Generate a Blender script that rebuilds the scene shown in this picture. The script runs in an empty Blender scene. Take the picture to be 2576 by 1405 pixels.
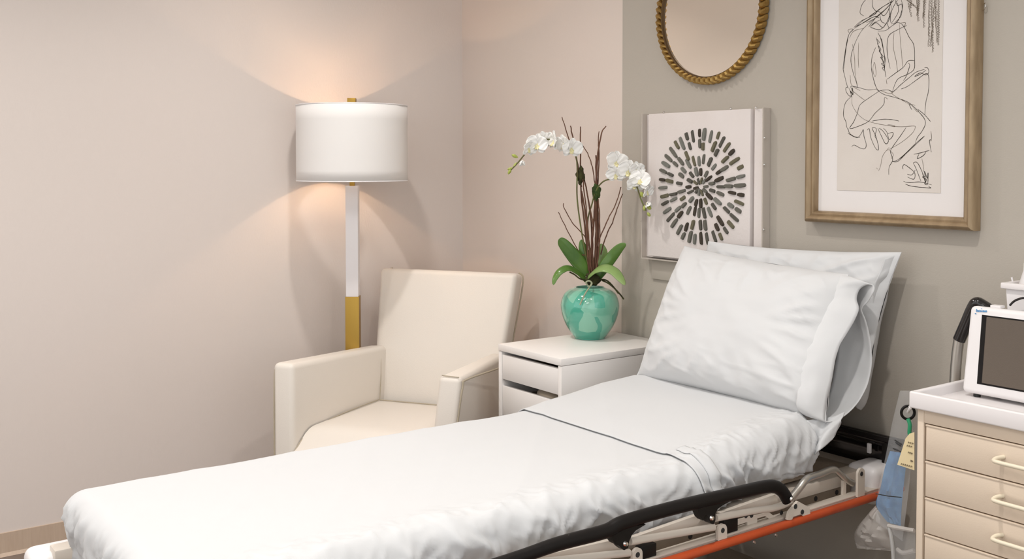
import bpy, bmesh, math, random
from mathutils import Vector, Matrix, noise
random.seed(7)
R = math.radians
C = bpy.context.scene.collection
S = bpy.context.scene

# ------------------------------------------------------------------ camera
CAM = Vector((3.9709, -2.6170, 1.3856)); YAW = 0.63019; PITCH = 0.035454; FOC = 2616.66; PPY = 498.4
FW = Vector((-math.cos(YAW)*math.cos(PITCH), math.sin(YAW)*math.cos(PITCH), -math.sin(PITCH)))
RT = FW.cross(Vector((0, 0, 1))).normalized(); UP = RT.cross(FW)
cd = bpy.data.cameras.new('camera'); cam = bpy.data.objects.new('camera', cd); C.objects.link(cam)
cd.sensor_width = 36; cd.lens = 36*FOC/2576; cd.shift_y = -(702.5-PPY)/2576; cd.clip_start = .02
cam.matrix_world = Matrix.Translation(CAM) @ Matrix((RT, UP, -FW)).transposed().to_4x4()
S.camera = cam

# ------------------------------------------------------------------ exposure, world, lights
S.view_settings.view_transform = 'Standard'; S.view_settings.look = 'None'
S.view_settings.exposure = -0.65; S.view_settings.gamma = 1; S.view_settings.use_curve_mapping = False
w = bpy.data.worlds.new('world'); S.world = w; w.use_nodes = True
w.node_tree.nodes['Background'].inputs[0].default_value = (.965, .985, 1, 1)
w.node_tree.nodes['Background'].inputs[1].default_value = 2.15
ROOM_X, ROOM_Y, ROOM_Z = 4.9, -4.4, 2.7
def area(name, loc, size, power, col, shape='DISK', sy=None, spread=180, rot=(0, 0, 0)):
    l = bpy.data.lights.new(name, 'AREA'); l.shape = shape; l.size = size; l.energy = power; l.color = col
    if sy: l.size_y = sy
    l.spread = R(spread)
    o = bpy.data.objects.new(name, l); o.location = loc; o.rotation_euler = rot; C.objects.link(o)
    return o
WARM = (1, .96, .92)
DOWN = [(1.0, -1.1, 15), (2.7, -1.25, 19), (1.0, -2.75, 20), (2.7, -2.9, 15)]
for x, y, p in DOWN:
    area('downlight_beam', (x, y, ROOM_Z-.03), .085, p, WARM, spread=132)
FILL_PANELS = [(1.9, -2.0, 0.55, 1.1, 9), (3.7, -3.3, .55, 1.1, 12)]  # unseen soft panels added as fill, not known fixtures of the room
for x, y, a, b, p in FILL_PANELS:
    area('panel_light', (x, y, ROOM_Z-.03), a, p, (1, .97, .94), 'RECTANGLE', b)

# ------------------------------------------------------------------ helpers
def U(px, py, **k):
    """point on the plane x=, y= or z= that the photograph shows at (px, py)"""
    (a, v), = k.items(); i = 'xyz'.index(a)
    d = FW*FOC + RT*(px-1288) + UP*(PPY-py)
    return CAM + d*((v-CAM[i])/d[i])
NH = Vector((FW.x, FW.y, 0)).normalized()
def UO(px, py, off=0., c0=(1.12, -.19)):
    """point on the upright plane through c0 facing the room's open side, off metres behind it"""
    d = FW*FOC + RT*(px-1288) + UP*(PPY-py); off -= max(0, px-1545)*.0006
    t = ((Vector((c0[0], c0[1], 0))-CAM).dot(NH)+off)/d.dot(NH)
    return CAM + d*t
ORG = {}
def tag(o, label=None, cat=None, group=None, kind=None):
    if label: o['label'] = label
    if cat: o['category'] = cat
    if group: o['group'] = group
    if kind: o['kind'] = kind
    return o
def thing(name, loc, label, cat, group=None):
    o = bpy.data.objects.new(name, None); o.empty_display_size = .05; C.objects.link(o)
    o.location = loc; ORG[o] = Vector(loc)
    return tag(o, label, cat, group)
class MB:
    def __init__(s): s.v = []; s.f = []
    def add(s, v, f):
        n = len(s.v); s.v += [Vector(p) for p in v]; s.f += [[i+n for i in q] for q in f]; return s
    def bm(s, bm):
        bm.verts.index_update()
        s.add([v.co.copy() for v in bm.verts], [[v.index for v in f.verts] for f in bm.faces]); bm.free(); return s
    def hexa(s, p, bev=0, seg=3):
        """8 corners: bottom four, then top four, same order round"""
        bm = bmesh.new(); v = [bm.verts.new(q) for q in p]
        for f in ((3, 2, 1, 0), (4, 5, 6, 7), (0, 1, 5, 4), (1, 2, 6, 5), (2, 3, 7, 6), (3, 0, 4, 7)): bm.faces.new([v[i] for i in f])
        bmesh.ops.recalc_face_normals(bm, faces=bm.faces)
        if bev: bmesh.ops.bevel(bm, geom=bm.edges[:], offset=bev, segments=seg, profile=.5, affect='EDGES')
        return s.bm(bm)
    def box(s, x0, x1, y0, y1, z0, z1, bev=0, seg=2):
        return s.hexa([(x0, y0, z0), (x1, y0, z0), (x1, y1, z0), (x0, y1, z0), (x0, y0, z1), (x1, y0, z1), (x1, y1, z1), (x0, y1, z1)], bev, seg)
    def tube(s, pts, r, n=12, cap=True, closed=False, sy=1.0):
        pts = [Vector(p) for p in pts]; m = len(pts); rs = r if isinstance(r, (list, tuple)) else [r]*m
        rings = []; up = None
        for i, p in enumerate(pts):
            if closed: t = (pts[(i+1) % m]-pts[i-1]).normalized()
            else: t = (pts[min(i+1, m-1)]-pts[max(i-1, 0)]).normalized()
            if up is None:
                up = Vector((0, 0, 1)) if abs(t.z) < .9 else Vector((1, 0, 0))
            a = t.cross(up); a = a.normalized() if a.length > 1e-6 else t.orthogonal().normalized()
            b = a.cross(t).normalized(); up = b
            rings.append([p+(a*math.cos(k*2*math.pi/n)+b*math.sin(k*2*math.pi/n)*sy)*rs[i] for k in range(n)])
        v = [q for g in rings for q in g]; f = []
        for i in range(m if closed else m-1):
            j = (i+1) % m
            for k in range(n): f.append([i*n+k, i*n+(k+1) % n, j*n+(k+1) % n, j*n+k])
        if cap and not closed: f += [list(range(n))[::-1], [(m-1)*n+k for k in range(n)]]
        return s.add(v, f)
    def lathe(s, c, prof, n=48, axis='z'):
        v = []; f = []
        for (r, z) in prof:
            for k in range(n):
                a = 2*math.pi*k/n
                if axis == 'z': v.append((c[0]+r*math.cos(a), c[1]+r*math.sin(a), c[2]+z))
                elif axis == 'y': v.append((c[0]+r*math.cos(a), c[1]+z, c[2]+r*math.sin(a)))
                else: v.append((c[0]+z, c[1]+r*math.cos(a), c[2]+r*math.sin(a)))
        for i in range(len(prof)-1):
            for k in range(n): f.append([i*n+k, i*n+(k+1) % n, (i+1)*n+(k+1) % n, (i+1)*n+k])
        return s.add(v, f)
    def disc(s, c, r, n=48, axis='z'):
        v = []
        for k in range(n):
            a = 2*math.pi*k/n; p, q = r*math.cos(a), r*math.sin(a)
            v.append((c[0]+p, c[1]+q, c[2]) if axis == 'z' else (c[0]+p, c[1], c[2]+q) if axis == 'y' else (c[0], c[1]+p, c[2]+q))
        return s.add(v, [list(range(n))])
    def prism(s, pts, d):
        """flat polygon pts (3-D, in order) pushed by vector d"""
        n = len(pts); d = Vector(d); a = [Vector(p) for p in pts]
        return s.add(a+[p+d for p in a], [list(range(n))[::-1], list(range(n, 2*n))]+[[i, (i+1) % n, n+(i+1) % n, n+i] for i in range(n)])
    def grid(s, fn, nu, nv, closed_u=False):
        v = [fn(i/(nu if closed_u else nu-1), j/(nv-1)) for j in range(nv) for i in range(nu)]; f = []
        for j in range(nv-1):
            for i in range(nu if closed_u else nu-1):
                k = (i+1) % nu; f.append([j*nu+i, j*nu+k, (j+1)*nu+k, (j+1)*nu+i])
        return s.add(v, f)
    def build(s, name, mat, parent=None, smooth=True, origin=None, angle=40, thick=0, sub=0, recalc=True):
        if parent is not None: o3 = ORG.get(parent, Vector((0, 0, 0)))
        elif origin is not None: o3 = Vector(origin)
        else:
            xs = [min(v[i] for v in s.v) for i in range(3)]; xe = [max(v[i] for v in s.v) for i in range(3)]
            o3 = Vector(((xs[0]+xe[0])/2, (xs[1]+xe[1])/2, xs[2]))
        me = bpy.data.meshes.new(name); me.from_pydata([tuple(v-o3) for v in s.v], [], s.f); me.validate()
        if recalc:
            bm = bmesh.new(); bm.from_mesh(me); bmesh.ops.recalc_face_normals(bm, faces=bm.faces); bm.to_mesh(me); bm.free()
        if smooth:
            me.polygons.foreach_set('use_smooth', [True]*len(me.polygons))
            try: me.set_sharp_from_angle(angle=R(angle))
            except Exception: pass
        me.materials.append(mat)
        o = bpy.data.objects.new(name, me); C.objects.link(o)
        if parent is None: o.location = o3
        else: o.parent = parent
        ORG[o] = o3
        if thick:
            m = o.modifiers.new('solid', 'SOLIDIFY'); m.thickness = thick; m.offset = 0
        if sub:
            m = o.modifiers.new('sub', 'SUBSURF'); m.levels = m.render_levels = sub
        return o
def crom(pts, n=8, closed=False):
    """smooth curve through the points"""
    p = [Vector(q) for q in pts]; out = []; m = len(p)
    for i in range(m if closed else m-1):
        if closed: a, b, c, d = p[i-1], p[i], p[(i+1) % m], p[(i+2) % m]
        else: a, b, c, d = p[max(i-1, 0)], p[i], p[i+1], p[min(i+2, m-1)]
        for k in range(n):
            t = k/n
            out.append(.5*((2*b)+(c-a)*t+(2*a-5*b+4*c-d)*t*t+(3*b-a-3*c+d)*t**3))
    if not closed: out.append(p[-1])
    return out
def sm(x): x = max(0., min(1., x)); return x*x*(3-2*x)

# ------------------------------------------------------------------ materials
def mat(name, col, rough=.5, metal=0, bump=0, bscale=200, col2=None, cscale=20, cmix=.5, coat=0, emit=0, sheen=0, trans=0, alpha=1, stretch=None, ior=1.45, sss=0, spec=.5, detail=4):
    m = bpy.data.materials.new(name); m.use_nodes = True; nt = m.node_tree; b = nt.nodes['Principled BSDF']
    b.inputs['Base Color'].default_value = (*col, 1); b.inputs['Roughness'].default_value = rough; b.inputs['Metallic'].default_value = metal
    b.inputs['Coat Weight'].default_value = coat; b.inputs['Transmission Weight'].default_value = trans; b.inputs['Alpha'].default_value = alpha
    b.inputs['IOR'].default_value = ior; b.inputs['Specular IOR Level'].default_value = spec
    if coat: b.inputs['Coat Roughness'].default_value = .08
    if sheen: b.inputs['Sheen Weight'].default_value = sheen
    if sss: b.inputs['Subsurface Weight'].default_value = sss; b.inputs['Subsurface Radius'].default_value = (.02, .02, .015)
    if emit: b.inputs['Emission Color'].default_value = (*col, 1); b.inputs['Emission Strength'].default_value = emit
    def coord(sc):
        t = nt.nodes.new('ShaderNodeTexCoord'); mp = nt.nodes.new('ShaderNodeMapping'); nt.links.new(t.outputs['Object'], mp.inputs[0])
        if stretch: mp.inputs['Scale'].default_value = stretch
        n = nt.nodes.new('ShaderNodeTexNoise'); n.inputs['Scale'].default_value = sc; n.inputs['Detail'].default_value = detail
        nt.links.new(mp.outputs[0], n.inputs[0]); return n
    if col2:
        n = coord(cscale); r = nt.nodes.new('ShaderNodeValToRGB'); r.color_ramp.elements[0].position = .5-cmix/2; r.color_ramp.elements[1].position = .5+cmix/2
        r.color_ramp.elements[0].color = (*col, 1); r.color_ramp.elements[1].color = (*col2, 1)
        nt.links.new(n.outputs[0], r.inputs[0]); nt.links.new(r.outputs[0], b.inputs['Base Color'])
    if bump:
        n = coord(bscale); bp = nt.nodes.new('ShaderNodeBump'); bp.inputs['Strength'].default_value = bump; bp.inputs['Distance'].default_value = .002
        nt.links.new(n.outputs[0], bp.inputs['Height']); nt.links.new(bp.outputs[0], b.inputs['Normal'])
    return m
M = {}
M['cream_wall'] = mat('cream wall paint', (.72, .65, .605), .7, bump=.25, bscale=260, col2=(.735, .655, .61), cscale=1.6, stretch=(1, 1, .35))
M['cream_wall2'] = mat('cream wall paint back', (.71, .625, .56), .7, bump=.2, bscale=260, col2=(.72, .62, .56), cscale=2, stretch=(1, 1, .35))
M['grey_wall'] = mat('greige wall paint', (.455, .415, .36), .6, bump=.2, bscale=260)
M['white_wall'] = mat('white paint', (.74, .68, .61), .8)
M['ceiling'] = mat('ceiling paint', (.82, .79, .75), .9)
M['floor'] = mat('floor vinyl', (.17, .135, .115), .45, bump=.05, bscale=40, col2=(.20, .16, .14), cscale=14)
M['base'] = mat('baseboard vinyl', (.50, .38, .29), .5, bump=.35, bscale=160, stretch=(1, 1, .08), col2=(.56, .44, .34), cscale=120)
M['sheet'] = mat('white cotton', (.58, .585, .59), .85, bump=.12, bscale=900, sheen=.2)
M['pillow'] = mat('white pillowcase', (.635, .64, .645), .8, bump=.12, bscale=900, sheen=.2)
M['vinyl'] = mat('cream vinyl', (.73, .675, .61), .42, bump=.18, bscale=350)
M['piping'] = mat('piping', (.42, .36, .27), .55)  # real piping, and the painted shade lines in the chair creases
M['white_lam'] = mat('white laminate', (.80, .765, .735), .35, bump=.03, bscale=60)
M['dark_gap'] = mat('dark interior', (.10, .065, .05), .7)  # dark tone painted in for the shade inside the cart
M['brass'] = mat('brushed brass', (.42, .26, .06), .34, 1, bump=.1, bscale=150, stretch=(1, 1, .05), col2=(.42, .255, .055), cscale=30)
M['lamp_white'] = mat('white lacquer', (.80, .77, .78), .3)
M['bulb'] = mat('lit bulb', (1, .72, .45), .4, emit=12)
M['gold'] = mat('antique gold', (.50, .33, .115), .42, .9, bump=.3, bscale=120, col2=(.30, .17, .05), cscale=60)
M['gold_dark'] = mat('dark gold edge', (.10, .055, .02), .5, .5)
M['mirror'] = mat('mirror glass', (.93, .87, .78), .02, 1)
M['frame'] = mat('aged gold frame', (.42, .31, .19), .45, .35, bump=.5, bscale=70, col2=(.27, .19, .11), cscale=40, stretch=(1, 1, .3))
M['frame_in'] = mat('frame bead', (.46, .36, .25), .4, .35, bump=.3, bscale=90)
M['matboard'] = mat('mat board', (.78, .745, .73), .8)
M['paper'] = mat('etching paper', (.66, .605, .555), .9, bump=.1, bscale=300, col2=(.70, .65, .60), cscale=8)
M['ink'] = mat('ink', (.03, .022, .015), .8)
M['ink2'] = mat('faded ink', (.13, .10, .07), .8)
M['canvas'] = mat('white plaster panel', (.74, .69, .67), .8, bump=.35, bscale=90, col2=(.70, .64, .61), cscale=7)
M['acrylic'] = mat('acrylic edge', (.62, .56, .50), .2, trans=.0, alpha=.75)
M['plate'] = mat('wall coloured plate', (.45, .41, .355), .5)
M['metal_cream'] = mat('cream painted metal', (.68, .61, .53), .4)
M['metal_beige'] = mat('beige painted steel', (.36, .295, .23), .45, col2=(.27, .215, .16), cscale=12)  # beige darkened in its colour to carry the shade under the bed
M['black'] = mat('black plastic', (.008, .0065, .006), .45, spec=.25)
M['gloss_black'] = mat('gloss black', (.01, .008, .008), .12, coat=.5)
M['chrome'] = mat('chrome', (.75, .74, .72), .12, 1)
M['steel'] = mat('satin steel', (.58, .56, .52), .3, .9)
M['orange'] = mat('orange tube', (.50, .075, .018), .35, col2=(.42, .06, .015), cscale=18)
M['cart'] = mat('cream cart steel', (.72, .60, .475), .42, bump=.1, bscale=300)
M['cart_top'] = mat('white cart tray', (.80, .765, .76), .3)
M['handle'] = mat('cream handle', (.80, .72, .56), .3)
M['monitor'] = mat('white casing', (.80, .775, .775), .35)
M['screen'] = mat('dark screen', (.115, .09, .07), .35, bump=.2, bscale=500)
M['blue_print'] = mat('blue print', (.09, .27, .52), .6)
M['clear'] = mat('clear plastic', (.80, .81, .82), .15, alpha=.13, bump=.6, bscale=25, spec=.7)
M['clear2'] = mat('crumpled clear plastic', (.70, .66, .62), .2, alpha=.55, bump=1, bscale=30, spec=.8)
M['blue'] = mat('blue film', (.03, .15, .36), .35, col2=(.12, .31, .55), cscale=45, alpha=.95, bump=.8, bscale=30)
M['green_plastic'] = mat('green plastic', (.03, .30, .14), .3)
M['yellow'] = mat('yellow tag', (.86, .72, .42), .7, col2=(.80, .68, .45), cscale=30)
M['grey_plastic'] = mat('grey plastic', (.5, .5, .49), .4)
M['leaf'] = mat('orchid leaf', (.03, .095, .012), .28, col2=(.12, .23, .04), cscale=9, bump=.1, bscale=60, coat=.2)
M['leaf2'] = mat('pale orchid leaf', (.17, .29, .075), .3, col2=(.29, .40, .15), cscale=12, bump=.1, bscale=60, coat=.2)
M['stem'] = mat('orchid stem', (.13, .16, .04), .5, col2=(.10, .06, .025), cscale=30)
M['twig'] = mat('brown twig', (.085, .03, .018), .7, bump=.6, bscale=120, col2=(.16, .075, .04), cscale=40)
M['moss'] = mat('dark moss', (.025, .02, .008), .9, bump=1, bscale=120, col2=(.06, .06, .015), cscale=60)
M['moss2'] = mat('green moss', (.02, .045, .012), .9, bump=1, bscale=120, col2=(.06, .10, .02), cscale=60)
M['bud'] = mat('green bud', (.28, .33, .04), .4, col2=(.45, .48, .15), cscale=40)
M['petal'] = mat('white petal', (.92, .91, .88), .6, sss=.05, bump=.25, bscale=60)
M['lip'] = mat('yellow lip', (.80, .74, .42), .5, sss=.15)
M['root'] = mat('pale root', (.32, .34, .22), .6)
M['downlight'] = mat('downlight lens', (1, .93, .85), .5, emit=6)
M['panel'] = mat('light panel lens', (1, .98, .96), .5, emit=2)  # glowing face of the added fill panels
M['rubber'] = mat('rubber', (.03, .03, .03), .7)
M['cloth_in'] = mat('beige cloth', (.42, .35, .27), .9)
STONE = [mat('slate stone', c, .7, bump=.8, bscale=90, col2=d, cscale=45) for c, d in (
    ((.06, .055, .042), (.19, .18, .15)), ((.10, .095, .075), (.26, .25, .21)), ((.03, .023, .015), (.11, .085, .06)), ((.15, .15, .13), (.33, .33, .29)), ((.12, .105, .06), (.25, .23, .15)))]
def shade_mat():
    m = bpy.data.materials.new('lampshade linen'); m.use_nodes = True; nt = m.node_tree; nt.nodes.clear()
    o = nt.nodes.new('ShaderNodeOutputMaterial'); a = nt.nodes.new('ShaderNodeBsdfDiffuse'); t = nt.nodes.new('ShaderNodeBsdfTranslucent'); x = nt.nodes.new('ShaderNodeMixShader')
    a.inputs[0].default_value = (.86, .84, .82, 1); t.inputs[0].default_value = (.90, .87, .84, 1); x.inputs[0].default_value = .08
    nt.links.new(a.outputs[0], x.inputs[1]); nt.links.new(t.outputs[0], x.inputs[2]); nt.links.new(x.outputs[0], o.inputs[0]); return m
M['shade'] = shade_mat()
def vase_mat():
    m = mat('teal crackled glaze', (.04, .3, .22), .1, coat=1); nt = m.node_tree; b = nt.nodes['Principled BSDF']
    t = nt.nodes.new('ShaderNodeTexCoord'); n = nt.nodes.new('ShaderNodeTexNoise'); n.inputs['Scale'].default_value = 7
    v = nt.nodes.new('ShaderNodeTexVoronoi'); v.inputs['Scale'].default_value = 11; mx = nt.nodes.new('ShaderNodeMixRGB'); mx.inputs[0].default_value = .08
    nt.links.new(t.outputs['Object'], n.inputs[0]); nt.links.new(t.outputs['Object'], mx.inputs[1]); nt.links.new(n.outputs['Color'], mx.inputs[2]); nt.links.new(mx.outputs[0], v.inputs[0])
    v.inputs['Scale'].default_value = 15; sp = nt.nodes.new('ShaderNodeSeparateColor'); nt.links.new(v.outputs['Color'], sp.inputs[0])
    r = nt.nodes.new('ShaderNodeValToRGB'); nt.links.new(sp.outputs[0], r.inputs[0]); e = r.color_ramp.elements
    e[0].color = (.05, .33, .235, 1); e[1].color = (.21, .49, .36, 1); e.new(.4).color = (.09, .40, .29, 1); e.new(.7).color = (.17, .47, .34, 1)
    nt.links.new(r.outputs[0], b.inputs['Base Color']); return m
M['vase'] = vase_mat()

# ------------------------------------------------------------------ room shell
def struct(name, mb, m, **k):
    o = mb.build(name, m, smooth=False, **k); o['kind'] = 'structure'; return o
T = .12
struct('floor', MB().box(-T, ROOM_X+T, ROOM_Y-T, T, -.1, 0), M['floor'])
struct('ceiling', MB().box(-T, ROOM_X+T, ROOM_Y-T, T, ROOM_Z, ROOM_Z+.1), M['ceiling'])
struct('wall_left', MB().box(-T, 0, ROOM_Y, 0, 0, ROOM_Z), M['cream_wall'])
struct('wall_back_left', MB().box(-T, 1.079, 0, T, 0, ROOM_Z), M['cream_wall2'])
struct('wall_back_right', MB().box(1.079, ROOM_X+T, 0, T, 0, ROOM_Z), M['grey_wall'])
struct('wall_right', MB().box(ROOM_X, ROOM_X+T, ROOM_Y, 0, 0, .35), M['white_wall'])  # unseen wall cut low so world light reaches the left wall
struct('wall_front', MB().box(-T, ROOM_X+T, ROOM_Y-T, ROOM_Y, 0, .95), M['white_wall'])  # unseen wall kept low: world light fills above it, low rays are blocked
def baseb(name, pts, d):   # profile swept: thin vinyl strip with a small cove toe
    mb = MB(); (x0, y0), (x1, y1) = pts; prof = [(0, .083), (.004, .082), (.005, .012), (.014, .0005), (0, .0005)]
    v = [(x+d[0]*o, y+d[1]*o, z) for (x, y) in ((x0, y0), (x1, y1)) for o, z in prof]; n = len(prof)
    mb.add(v, [[i, (i+1) % n, n+(i+1) % n, n+i] for i in range(n)]+[list(range(n)), list(range(n, 2*n))])
    struct(name, mb, M['base'])
baseb('baseboard_left', ((0, ROOM_Y), (0, 0)), (1, 0))
baseb('baseboard_back', ((0.014, 0), (ROOM_X, 0)), (0, -1))
for i, (x, y, p) in enumerate(DOWN):
    t = thing('ceiling_downlight', (x, y, ROOM_Z-.02), 'round recessed ceiling downlight above the %s' % ['armchair', 'head of the stretcher', 'middle of the left wall', 'foot of the stretcher'][i], 'ceiling light', 'recessed ceiling downlights')
    MB().lathe((x, y, ROOM_Z), [(.058, -.004), (.058, -.012), (.085, -.010), (.088, 0)], 32).build('trim_ring', M['lamp_white'], t)
    MB().disc((x, y, ROOM_Z-.005), .058, 32).build('lens', M['downlight'], t)
for i, (x, y, a, b, p) in enumerate(FILL_PANELS):
    t = thing('ceiling_panel_light', (x, y, ROOM_Z-.02), ['rectangular ceiling light panel in the middle of the room', 'rectangular ceiling light panel in the front right of the room'][i], 'ceiling light', 'ceiling panel lights')
    MB().box(x-a/2-.02, x+a/2+.02, y-b/2-.02, y+b/2+.02, ROOM_Z-.012, ROOM_Z).build('panel_frame', M['lamp_white'], t)
    MB().box(x-a/2, x+a/2, y-b/2, y+b/2, ROOM_Z-.016, ROOM_Z-.012).build('lens', M['panel'], t)

# ------------------------------------------------------------------ stretcher bed
XL, XR, YF, ZT = 1.51, 2.22, -2.06, .65
XC, HW = (XL+XR)/2, (XR-XL)/2
# lengthwise profile of the mattress top (y, z): flat, slight rise, then the raised backrest
PROF = crom([(YF, 0, ZT), (-1.6, 0, ZT), (-1.1, 0, ZT), (-.84, 0, .650), (-.70, 0, .665), (-.50, 0, .688), (-.36, 0, .697), (-.25, 0, .705), (-.19, 0, .78), (-.10, 0, .90)], 10)
PL = [0]
for a, b in zip(PROF, PROF[1:]): PL.append(PL[-1]+(b-a).length)
LEN = PL[-1]
def prof(s):
    s = max(0, min(LEN, s))
    for i in range(len(PL)-1):
        if s <= PL[i+1]+1e-9:
            t = (s-PL[i])/(PL[i+1]-PL[i]); p = PROF[i].lerp(PROF[i+1], t); d = (PROF[i+1]-PROF[i]).normalized()
            return p.x, p.z, d.x, d.z
    return 0, 0, 1, 0
def s_of_y(y):
    for i in range(len(PROF)-1):
        if PROF[i+1].x >= y: return PL[i]+(y-PROF[i].x)/(PROF[i+1].x-PROF[i].x)*(PL[i+1]-PL[i])
    return LEN
def fbm(x, y, z=0, o=4): return noise.fractal(Vector((x, y, z)), 1.0, 2.1, o)
def ridged(x, y, z=0):
    return 1-abs(noise.noise(Vector((x, y, z))))*2
RD = .035
s_head = s_of_y(-.365)
def wrap(L, drop):       # arc-length L beyond the flat top -> (outward, downward)
    q = RD*math.pi/2
    if L < q: a = L/RD; return RD*math.sin(a), RD*(1-math.cos(a))
    return RD, RD+(L-q)
def sheet_pt(a, s, lift=0., seed=0, wr=1.0):
    """a: across coordinate, -/+ beyond the edges folds down; s: length along profile (negative folds down at the foot)"""
    fx = HW-RD; ax = abs(a); ox = max(0, ax-fx); oy = max(0, RD-s)
    L = math.hypot(ox, oy)
    out, dn = wrap(L, 0)
    ux, uy = (ox/L, oy/L) if L > 1e-6 else (0, 0)
    y, z, dy, dz = prof(max(s, RD) if oy else s)
    sg = 1 if a > 0 else -1
    hd = sm((s-s_head)/.06)                              # the raised back section is narrower than the seat
    X = XC+sg*((min(ax, fx)+ux*out)*(1-.22*hd)); Y = y-uy*out; Z = z; wr *= 1-.75*hd
    ny, nz = -dz, dy                                     # normal of the profile (y, z)
    dn += 0
    side = sm(L/.05)                                     # 1 on the hanging sides
    # crumple: diagonal gathered folds on the sides, faint undulation on the top
    k = 0
    if L > 0:
        tc = max(s, RD)-(max(0, fx-ax) if oy > 0 else 0)     # position round the rim of the mattress
        wp = fbm(tc*5, dn*9, 3, 2)*.9
        q1 = tc*11-dn*7+wp; q2 = tc*3+dn*4
        w1 = max(0, ridged(q1, q2, seed))**3*.015 + max(0, ridged(tc*27+dn*16+wp*1.5, dn*7-tc*3, seed+3))**3*.010 + max(0, ridged(tc*58-dn*30+wp*2, dn*14, seed+6))**3*.004
        w2 = 0
        k = (w1+w2-.006)*side*wr*sm(L/.09)*(.45 if sg < 0 and oy == 0 else 1)*(1-.75*sm(ox/.04)*sm(oy/.04))*(1 if sg > 0 else .6)
        if sg > 0 or oy > 0: k += math.sin(tc*26+fbm(tc*3, dn*6)*3)*.004*sm(L/.07)
    bulge = .012*math.sin(min(1, dn/.12)*math.pi)
    o2 = k+bulge+lift*side
    X += sg*ux*o2; Y -= uy*o2
    top = (1-side)*(fbm(a*3.1+seed, s*2.2, 2)*.0028 + max(0, ridged(a*2.3+s*3, s*.9+a, 5)-.55)**2*.012*wr)
    edge = sm((ax-(fx-.10))/.10)*(1-side)
    if sg > 0: top += edge*wr*(max(0, ridged(s*8+a*6+seed, a*9+s*3, 4)-.2)**2*.011+max(0, ridged(s*26-a*14, a*24+s*6, 7)-.1)**2*.006)
    h = lift*(1-side)+top-dn*(1-.45*hd)
    Y += ny*h; Z += nz*h
    return (X, Y, Z)
def sheet(name, s0, s1, drop_far, drop_near, m, lift=0, seed=0, nu=130, nv=330, foot=0, hem=None, **k):
    w0, w1 = -(HW-RD+drop_far), (HW-RD+drop_near)
    def us(u):                                           # denser towards the near edge
        return w0+(w1-w0)*(u**.8)
    def fn(u, v):
        s = s0-foot+(s1-s0+foot)*v; a = us(u)
        if hem and a > HW-RD: a = HW-RD+(a-(HW-RD))*hem(s)
        return sheet_pt(a, s, lift, seed)
    return MB().grid(fn, nu, nv).build(name, m, smooth=True, angle=180, thick=.0025, **k)
s_seam = s_of_y(-.80)
def hem1(s):
    y = prof(s)[0]
    return 1.0+.05*math.sin(s*9)
bs = sheet('fitted_sheet', 0, LEN-.06, .17, .15, M['sheet'], seed=1.3, foot=.15, hem=hem1)
tag(bs, 'white wrinkled cotton sheet stretched over the stretcher mattress', 'sheet')
def hem2(s): return 1.0+.15*sm((s-s_of_y(-.50))/.15)-.2*sm((s-s_head)/.1)
ds = sheet('draw_sheet', s_seam, LEN-.08, .12, .135, M['sheet'], lift=.007, seed=1.3, nu=130, nv=170, hem=hem2)
tag(ds, 'white draw sheet over the head half of the bed, its edge a thin line', 'sheet')

st = thing('stretcher', (XC, -1.0, 0), 'wheeled hospital stretcher with black side rail, orange tube and raised backrest', 'stretcher')
# mattress body under the sheets
def matt(u, v):
    s = .01+(LEN-.03)*v; y, z, dy, dz = prof(s); ny, nz = -dz, dy
    a = u*2*math.pi; q = .93
    cx = math.copysign(abs(math.cos(a))**.25, math.cos(a))*(HW-.012)*(1-.24*sm((s-s_head+.03)/.06)); cz = math.copysign(abs(math.sin(a))**.3, math.sin(a))*.04-.048
    return (XC+cx, y+ny*cz, z+nz*cz)
mb = MB().grid(matt, 48, 60, True)
mb.f += [list(range(48))[::-1], [59*48+k for k in range(48)]]
mb.build('mattress', M['sheet'], st, angle=60)
# platform and beams
mb = MB().box(XL+.04, XR-.01, YF+.06, -.37, .540, .556, .003)
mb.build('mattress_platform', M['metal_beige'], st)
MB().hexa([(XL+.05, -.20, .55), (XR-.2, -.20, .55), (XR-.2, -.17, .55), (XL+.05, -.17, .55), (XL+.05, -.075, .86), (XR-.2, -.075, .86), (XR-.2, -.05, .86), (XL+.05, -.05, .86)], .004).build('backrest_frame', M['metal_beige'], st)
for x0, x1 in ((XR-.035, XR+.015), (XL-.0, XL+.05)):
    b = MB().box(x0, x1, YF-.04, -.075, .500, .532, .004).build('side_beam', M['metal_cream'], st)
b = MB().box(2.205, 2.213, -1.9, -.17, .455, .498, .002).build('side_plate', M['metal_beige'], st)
MB().box(2.15, 2.20, -1.9, -.12, .458, .50, .002).build('inner_rail', M['black'], st)  # black strip added to paint the shade in the gap behind the plate
for y in (U(2105, 1228, x=2.213).y, U(2052, 1243, x=2.213).y, -.80, -1.15):
    MB().lathe((2.213, y, .478), [(0, .0015), (.0065, .0012), (.007, 0)], 16, 'x').build('bolt_hole', M['rubber'], b)
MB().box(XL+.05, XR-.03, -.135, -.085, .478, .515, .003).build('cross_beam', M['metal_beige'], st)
MB().box(XL+.05, XR-.03, YF+.04, YF+.09, .478, .515, .003).build('cross_beam', M['metal_beige'], st)
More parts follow.
